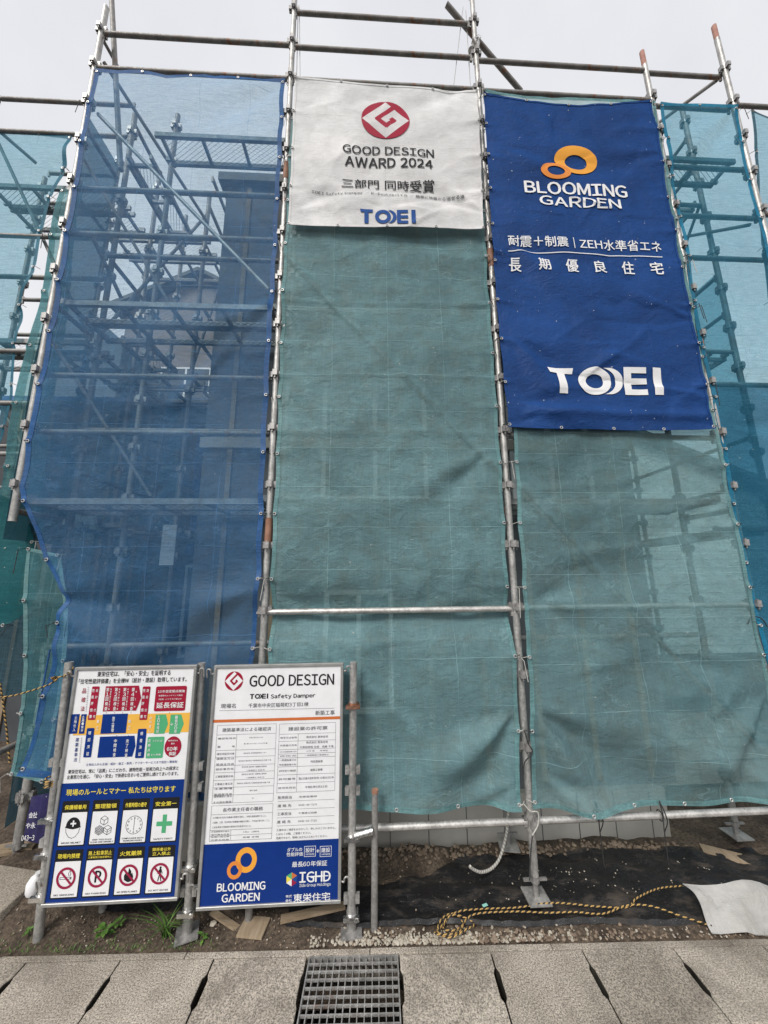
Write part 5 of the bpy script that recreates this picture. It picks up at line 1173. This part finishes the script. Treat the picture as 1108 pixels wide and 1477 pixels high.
# lower blue area
w1 = P.P(322, 1140); r = (P.P(380, 1140)[0]-P.P(264, 1140)[0])/2; ez = 1.05
P.ring('ink_orange', w1, r*.55, r, 2, 'emblem', ez); w2 = P.P(258, 1196); r2 = (P.P(300, 1196)[0]-P.P(218, 1196)[0])/2; P.ring('ink_orange2', w2, r2*.55, r2, 3, 'emblem', ez)
P.text('BLOOMING', 'ink_white', 162, 427, 1285, 46, .035); P.text('GARDEN', 'ink_white', 188, 396, 1345, 46, .035)
P.text('ダブルの', 'ink_white', 546, 628, 1083, 22, .012); P.text('性能評価', 'ink_white', 543, 632, 1108, 22, .012)
for x, s1 in ((671, '設計'), (757, '建設')):
    P.text(s1, 'ink_white', x-24, x+24, 1085, 26, .012); P.text('住宅性能評価', 'ink_white', x-24, x+24, 1108, 9, .005)
    q0, q1 = P.P(x-30, 1066), P.P(x+30, 1119); P.line('ink_white', [(q0[0], q0[1]), (q1[0], q0[1]), (q1[0], q1[1]), (q0[0], q1[1])], .0022, 2, close=True)
P.text('+', 'ink_white', 705, 723, 1090, 20, .06); P.text('最長60年保証', 'ink_white', 573, 765, 1160, 30, .01)
P.text('IGHD', 'ink_white', 613, 784, 1231, 60, .03); q0, q1 = P.P(660, 1231), P.P(770, 1231); P.line('ink_white', [q0, (q1[0], q0[1])], .005, 3)
P.text('Iida Group Holdings', 'ink_white', 613, 784, 1277, 22, .012)
hx = P.P(571, 1246); hr = P.P(604, 1246)[0]-hx[0]
for k, ink in enumerate(('ink_green', 'ink_yellow', 'board', 'ink_maroon', 'ink_blue', 'ink_rust')):
    a, b = PI/2+k*PI/3, PI/2+(k+1)*PI/3; P.put(ink, 2, [(hx[0], hx[1]), (hx[0]+hr*math.cos(a), hx[1]+hr*math.sin(a)), (hx[0]+hr*math.cos(b), hx[1]+hr*math.sin(b))], [(0, 1, 2)], 'emblem')
P.text('株式', 'ink_white', 538, 572, 1338, 15, .01); P.text('会社', 'ink_white', 537, 572, 1361, 15, .01); P.text('東栄住宅', 'ink_white', 580, 781, 1343, 46, .02)
P.build()

# ------------------------------------------------------------------ posts that hold the boards
def bracket(mb, x, y, z):
    for s_ in (-1, 1):
        mb.box(x+s_*(RT*.9+.012)-.012, x+s_*(RT*.9+.012)+.012, y-.013, y+.013, z-.022, z+.022)
def signpost(top, bot, label, Yp, lv, clampz=(), plate=True, m='steel', lo=None, cop=False):
    a, b = at(*top, Yp), at(*bot, Yp); b = np.array([b[0], Yp, 0.0 if lo is None else lo]); t = empty('sign_post', tuple(b), label, 'post', 'pipe posts holding the boards')
    d = a-b
    MB().tube([b, a], .0235, 14).build('tube', m, t, WLOC[t], smooth=True)
    for (yy, up) in lv:
        f_ = (at(bot[0], yy, Yp)[2]-b[2])/d[2]; q = b+d*f_
        for s_ in (-1, 1):
            mb = MB(); xc = q[0]+s_*(RT*.9+.012); mb.box(xc-.012, xc+.012, q[1]-.013, q[1]+.013, q[2]-.022, q[2]+.022); mb.build('pocket', 'steel', t, WLOC[t])
    for k, yy in enumerate(clampz):
        f_ = (at(bot[0], yy, Yp)[2]-b[2])/d[2]; q = b+d*f_; mb = MB(); mb.tube([q-(0, 0, .016), q+(0, 0, .016)], .032, 12); mb.box(q[0]-.045, q[0]+.045, q[1]-.042, q[1]-.022, q[2]-.011, q[2]+.011); mb.tube([q+(.03, -.05, 0), q+(.03, .03, 0)], .009, 8)
        mb.build('clamp', 'copper' if cop and k == 0 else 'chrome', t, WLOC[t], smooth=True)
    if plate:
        mb = MB().box(b[0]-.06, b[0]+.06, b[1]-.06, b[1]+.06, .004, .011, Matrix.Rotation(.35 if bot[0] < 400 else .05, 3, 'Z'))
        for sx in (-.04, .04): mb.tube([(b[0]+sx, b[1]-.04, .011), (b[0]+sx, b[1]-.04, .0125)], .009, 10)
        mb.build('base_plate', 'clamp', t, WLOC[t])
        MB().tube([(b[0], b[1], .01), (b[0], b[1], .11)], .028, 12).build('collar', 'clamp', t, WLOC[t], smooth=True)
    return t
signpost((100, 955), (58, 1335), 'grey pipe post at the left side of the rules board', -.07, ((1100, 1), (1130, 1), (1215, 1)), (1180, 1230, 1290), plate=False, lo=-.04)
signpost((291, 956), (270, 1345), 'grey pipe post standing between the two boards', -.085, ((1105, 1), (1135, 1), (1285, 1)), (1248, 1312))
signpost((510, 955), (507, 1342), 'grey pipe post right of the permit board with a copper coloured clamp', -.12, ((1110, 1), (1140, 1), (1295, 1)), (1017, 1205, 1318), cop=True)
a = at(541, 1140, -.12); b = np.array([at(540, 1340, -.12)[0], -.12, 0.]); t = empty('pipe_stake', tuple(b), 'short rusty topped pipe stake right of the boards', 'post')
MB().tube([b, a], .0195, 14).build('tube', 'steel_dull', t, WLOC[t], smooth=True); MB().tube([a-(0, 0, .012), a+(0, 0, .004)], .0215, 12).build('rim', 'rust', t, WLOC[t], smooth=True)
q = (at(509, 1205, -.12)+at(540, 1198, -.12))/2
MB().tube([at(512, 1206, -.15), at(538, 1198, -.15)], .021, 12).build('clamp', 'chrome', t, WLOC[t], smooth=True)
for k, (x, lb) in enumerate(((356, 'pipe foot standing on the plywood offcut behind the permit board'), (143, 'pipe foot standing on the soil behind the rules board'))):
    b = gz(x, 1335 if k == 0 else 1318, .01); t = empty('short_pipe', (b[0], b[1]+.03, 0), lb, 'post'); MB().tube([(b[0], b[1]+.03, 0), (b[0], b[1]+.03, 1.2)], .021, 12).build('tube', 'steel_dull', t, WLOC[t], smooth=True)
# yellow black rope tied to the left post
pts = [(x, y) for x, y in ((-20, 1008), (20, 1003), (55, 993), (75, 985), (80, 978), (92, 975), (103, 968), (106, 962))]
ground_tube('rope', spline([at(x, y, -.10) for x, y in pts], 8), .0045, 'tiger', 'yellow and black rope stretched from the left edge to the post top', 'rope', 7, True)
q = at(80, 979, -.1); mb = MB()
for k in range(3): mb.tube([q+np.array([.014*math.cos(a+k), .012*math.sin(a*2+k)-.004, .012*math.sin(a)]) for a in np.linspace(0, 6.3, 16)], .004, 6, uv=True)
tag(mb.build('rope_knot', 'tiger', loc=tuple(q), smooth=True), 'knot of yellow and black rope beside the top of the left post', 'knot')
q = at(75, 1127, -.07); mb = MB()
for k in range(4): mb.tube([q+np.array([.033*math.cos(a), .031*math.sin(a), .012*k-.02+.006*math.sin(a*1.5+k)]) for a in np.linspace(0, 6.3, 20)], .0045, 6, uv=True)
tag(mb.build('rope_wrap', 'tiger', loc=tuple(q), smooth=True), 'yellow and black rope wound round the left post beside the navy panel', 'rope')
ground_tube('rope', spline([at(0, 985, .5), at(8, 1040, .5), at(14, 1100, .5)], 8), .006, 'tiger', 'thin yellow and black rope hanging down at the far left edge', 'rope', 6, True)
ground_tube('cord', [at(72, 937, .0), at(62, 990, .0), at(52, 1045, .0)], .005, 'blue_hem', 'blue cord hanging down the edge of the blue sheet at left', 'cord', 6)
# purple flag scrap and white container behind the left post
sheet('flag', 'crumpled purple cloth flag with white characters behind the left post', 'flag', 'purple', None, .06, [(44, 1150), (40, 1180), (36, 1210)], [(84, 1140), (82, 1180), (72, 1222)], [smooth_noise(40, 10, 10, 30, .012)], nu=24, nv=30, eyes=False, scal=0, hems='')
P = Print(bpy.data.objects['flag'], lambda x, z: .03+0*x, (0, 900, 2.842), .06, .0005, .0); 
P.text('会社', 'ink_white', 138, 172, 770, 24, .02); P.text('や永', 'ink_white', 126, 165, 812, 24, .02); P.text('043-3', 'ink_white', 108, 160, 862, 22, .02); P.build()
c = at(50, 1278, .08); t = empty('container', tuple(c), 'small white plastic container on the soil behind the left post', 'container')
mb = MB().tube([c+(0, 0, -.035), c+(0, 0, -.02), c+(0, 0, .02), c+(.005, 0, .045), c+(.01, 0, .06)], .04, 14, rr=[.036, .042, .042, .03, .014]); mb.build('bottle', 'board', t, WLOC[t], smooth=True)
MB().tube([c+(.01, 0, .058), c+(.012, 0, .072)], .017, 12).build('cap', 'board', t, WLOC[t], smooth=True)
# dark cords on the low rail
for k, (x, lb) in enumerate(((862, 'dark cord looped over the low rail, nearer the second post'), (955, 'dark cord looped over the low rail, further right'))):
    a = at(x-4, 1155, -.03); b = at(x+2, 1178, -.03); c2 = at(x+10, 1250, .02)
    mb = MB().tube(spline([a, at(x, 1170, -.035), b, at(x+3, 1195, -.03), c2], 6), .0035, 6); mb.tube(spline([a, at(x+4, 1172, -.04), at(x+8, 1186, -.03), at(x+4, 1200, .0)], 6), .0035, 6)
    mb.tube([b+np.array([.0, .026*math.cos(t_)+.03, .03*math.sin(t_)-.01]) for t_ in np.linspace(0, 6.3, 16)], .0035, 6)
    tag(mb.build('cord', 'cord', loc=tuple(a), smooth=True), lb, 'cord', 'cords hanging on the low rail')
for k, (pts, m_, lb) in enumerate([([(757, 1055), (762, 1072), (768, 1085), (757, 1100), (755, 1118)], 'cord', 'black cord knotted round the second post above the ground'), ([(756, 1160), (765, 1170), (776, 1172), (776, 1190), (768, 1205)], 'wire', 'pale cord hanging from the sheet corner at the second post'), ([(768, 1205), (765, 1240), (764, 1270)], 'cord', 'thin dark cord running down beside the foot of the second post'), ([(1078, 900), (1085, 890), (1098, 892), (1108, 905)], 'cord', 'black cord knotted at the right edge of the lower green sheet')]):
    tag(MB().tube(spline([at(x, y, -.055) for x, y in pts], 6), .004, 6).build('cord', m_, loc=tuple(at(*pts[0], -.055)), smooth=True), lb, 'cord')

# ------------------------------------------------------------------ the building being built, and what stands beyond
hs = empty('new_house', (1.4, .62, 0), 'grey house under construction standing close behind the scaffold', 'house')
YH = .60
XW0, XW1 = -.80, 3.30; ZT = 6.22
W0 = MB()
# front wall with window openings (x0,x1,z0,z1)
opens = [(1.02, 1.62, 4.95, 5.45), (2.3, 3.0, 4.6, 5.5), (.3, 1.3, 2.7, 3.9), (2.1, 2.9, 2.6, 3.8), (.35, .95, .9, 1.9)]
gxs = sorted(set([XW0, XW1]+[o[0] for o in opens]+[o[1] for o in opens])); gzs = sorted(set([.30, ZT]+[o[2] for o in opens]+[o[3] for o in opens]))
def inopen(x, z): return any(o[0] < x < o[1] and o[2] < z < o[3] for o in opens)
wp = MB()
for i in range(len(gxs)-1):
    for j in range(len(gzs)-1):
        if inopen((gxs[i]+gxs[i+1])/2, (gzs[j]+gzs[j+1])/2): continue
        wp.add([(gxs[i], YH, gzs[j]), (gxs[i+1], YH, gzs[j]), (gxs[i+1], YH, gzs[j+1]), (gxs[i], YH, gzs[j+1])], [(0, 1, 2, 3)])
wp.box(XW0, XW0+.001, YH, 5.5, .3, ZT); wp.box(XW1-.001, XW1, YH, 5.5, .3, ZT); wp.box(XW0, XW1, 5.5, 5.502, .3, ZT); wp.box(XW0, XW1, YH+.002, 5.5, 6.0, 6.01)
wp.build('wall', 'housewall', hs, WLOC[hs])
for o_ in opens:
    fr = MB(); x0, x1, z0, z1 = o_
    for (a, b, c_, d_) in ((x0, x1, z0, z0+.04), (x0, x1, z1-.04, z1), (x0, x0+.04, z0+.04, z1-.04), (x1-.04, x1, z0+.04, z1-.04), ((x0+x1)/2-.02, (x0+x1)/2+.02, z0+.04, z1-.04)): fr.box(a, b, YH-.02, YH+.05, c_, d_)
    wo = fr.build('window', 'frame', hs, WLOC[hs]); MB().box(x0+.04, x1-.04, YH+.02, YH+.026, z0+.04, z1-.04).build('pane', 'glass', wo, WLOC[hs])
MB().box(XW0-.07, XW1+.05, YH-.07, 5.55, ZT, ZT+.10).build('parapet', 'rooftile', hs, WLOC[hs])
MB().box(XW0-.03, 3.14, YH-.06, YH+.12, -.15, .30).build('foundation', 'foundation', hs, WLOC[hs])
for x in np.arange(XW0+.2, 3.1, .3): MB().box(x-.003, x+.003, YH-.0625, YH-.058, -.1, .295).build('form_seam', 'housewall2', hs, WLOC[hs])
MB().box(XW0-.02, XW1, YH-.035, YH-.005, 3.20, 3.30).build('band', 'foundation', hs, WLOC[hs])
for x in np.arange(XW0+.25, XW1-.1, .455):
    zz0 = .35
    for o_ in sorted([q for q in opens if q[0]-.03 < x < q[1]+.03], key=lambda q: q[2])+[(0, 0, ZT-.02, 0)]:
        if o_[2] > zz0+.1: MB().box(x-.0225, x+.0225, YH-.018, YH-.001, zz0, o_[2]-.01).build('batten', 'wood', hs, WLOC[hs])
        zz0 = o_[3]+.01
zw = float(at(170, 584, 2.4)[2])
for x in np.arange(-4.3, XW0-.1, .455): MB().box(x-.0225, x+.0225, 2.38, 2.398, .1, zw-.1).build('batten', 'wood', hs, WLOC[hs])
# lower wing, set back to the left
zw = float(at(170, 584, 2.4)[2]); wg = MB().box(-4.6, XW0-.002, 2.4, 5.4, .0, zw); wo = wg.build('wing_wall', 'housewall2', hs, WLOC[hs])
for (x0, x1, z0, z1) in ((-1.75, -1.25, 1.0, 2.2), (-2.3, -1.95, 2.6, 3.6)):
    fr = MB()
    for (a, b, c_, d_) in ((x0, x1, z0, z0+.04), (x0, x1, z1-.04, z1), (x0, x0+.04, z0+.04, z1-.04), (x1-.04, x1, z0+.04, z1-.04)): fr.box(a, b, 2.36, 2.41, c_, d_)
    w2 = fr.build('window', 'frame', hs, WLOC[hs]); MB().box(x0+.04, x1-.04, 2.375, 2.385, z0+.04, z1-.04).build('pane', 'glass', w2, WLOC[hs])
MB().box(-4.66, XW0-.003, 2.3, 5.45, zw, zw+.07).build('wing_roof', 'blueroof', hs, WLOC[hs])
# blue sheets and boards stacked behind the blue net
for k, (x0, x1, y, z0, z1, m_, lb) in enumerate([(-1.55, -.85, 1.95, 2.3, 3.9, 'tarp_blue', 'blue tarpaulin hung behind the scaffold seen through the blue sheet')]):
    fz = smooth_noise(50+k, 10, 4, 14, .03); n1, n2 = 30, 50
    V = [(x0+(x1-x0)*i/(n1-1), y+float(fz(x0+(x1-x0)*i/(n1-1), z0+(z1-z0)*j/(n2-1))), z0+(z1-z0)*j/(n2-1)) for j in range(n2) for i in range(n1)]
    tag(MB().add(V, [(j*n1+i, j*n1+i+1, (j+1)*n1+i+1, (j+1)*n1+i) for j in range(n2-1) for i in range(n1-1)]).build('tarpaulin', m_, loc=(x0, y, z0), smooth=True), lb, 'tarpaulin')
pn = [((105, 745), (128, 795), .9), ((104, 780), (126, 828), .9)]
a, b = at(106, 742, 1.0), at(128, 828, 1.0)
tag(MB().box(a[0], b[0], 1.0, 1.02, b[2], a[2]).build('panel_board', 'palewall', loc=(a[0], 1, b[2])), 'pale upright panel seen through the lower left of the blue sheet', 'panel')
a, b = at(236, 757, .56), at(250, 815, .56)
tag(MB().box(a[0], b[0], .555, .565, b[2], a[2]).build('panel_board', 'frame', loc=(a[0], .56, b[2])), 'small white upright panel seen through the middle of the blue sheet', 'panel')
def house(name, label, x0, x1, y0, y1, ze, zr, m, roofm, wins, axis='x'):
    t = empty(name, ((x0+x1)/2, y0, 0), label, 'house')
    MB().box(x0, x1, y0, y1, 0, ze).build('wall', m, t, WLOC[t])
    e = .35; xm = (x0+x1)/2; rf = MB()
    A = [(x0-e, y0-e, ze-.05), (xm, y0-e, zr), (x1+e, y0-e, ze-.05)]; B = [(a, y1+e, c) for a, b, c in A]
    V = A+[(a, b, c+.14) for a, b, c in A]+B+[(a, b, c+.14) for a, b, c in B]
    rf.add(V, [(0, 1, 4, 3), (1, 2, 5, 4), (3, 4, 10, 9), (4, 5, 11, 10), (0, 6, 7, 1), (1, 7, 8, 2), (6, 9, 10, 7), (7, 10, 11, 8), (0, 3, 9, 6), (2, 8, 11, 5)]); rf.build('roof', roofm, t, WLOC[t])
    MB().add([(x0, y0, ze), (x1, y0, ze), (xm, y0, zr-.03), (x0, y0+.1, ze), (x1, y0+.1, ze), (xm, y0+.1, zr-.03)], [(0, 1, 2), (5, 4, 3)]).build('gable', m, t, WLOC[t])
    for (a, b, c_, d_) in wins:
        fr = MB().box(a, b, y0-.04, y0-.002, c_, c_+.06).box(a, b, y0-.04, y0-.002, d_-.06, d_).box(a, a+.06, y0-.04, y0-.002, c_+.06, d_-.06).box(b-.06, b, y0-.04, y0-.002, c_+.06, d_-.06).box((a+b)/2-.03, (a+b)/2+.03, y0-.04, y0-.002, c_+.06, d_-.06)
        w_ = fr.build('window', 'frame', t, WLOC[t]); MB().box(a+.06, b-.06, y0-.025, y0-.015, c_+.06, d_-.06).build('pane', 'glass', w_, WLOC[t])
    return t
pk = at(292, 402, 8); wl = at(168, 560, 8)
house('neighbour_house', 'brown neighbour house with a grey gabled roof beyond the blue sheet', wl[0], 2*pk[0]-wl[0], 8, 16, at(230, 440, 8)[2]-.3, pk[2], 'brownwall', 'rooftile', [(pk[0]-1.0, pk[0]+.6, at(230, 560, 8)[2]-.8, at(230, 530, 8)[2])])
hh = house('neighbour_house', 'pale neighbour house seen through the lower right green sheet', 3.9, 12, 6.5, 14, 4.2, 6.0, 'palewall', 'rooftile', [(5.2, 6.6, 2.2, 3.4)])
# wall boards of the pale house, as courses
for z in np.arange(.2, 4.1, .22): MB().box(3.9, 12, 6.485, 6.5, z, z+.205).build('siding', 'palewall', hh, WLOC[hh])
# row of concrete blocks between plots at the right, low
bl = empty('block_wall', (3.9, 1.1, 0), 'low grey concrete block wall behind the scaffold at the right', 'wall')
CB = mesh_of('block', MB().box(-.195, .195, -.05, .05, -.093, .093), 'foundation')
for r_ in range(3):
    for k in range(9): inst(CB, 'block', (3.32+k*.40+(.2 if r_ % 2 else 0), 1.1, .03+.1+r_*.20), bl)
del bl
for o in bpy.data.objects:
    if '_fn' in o: del o['_fn']
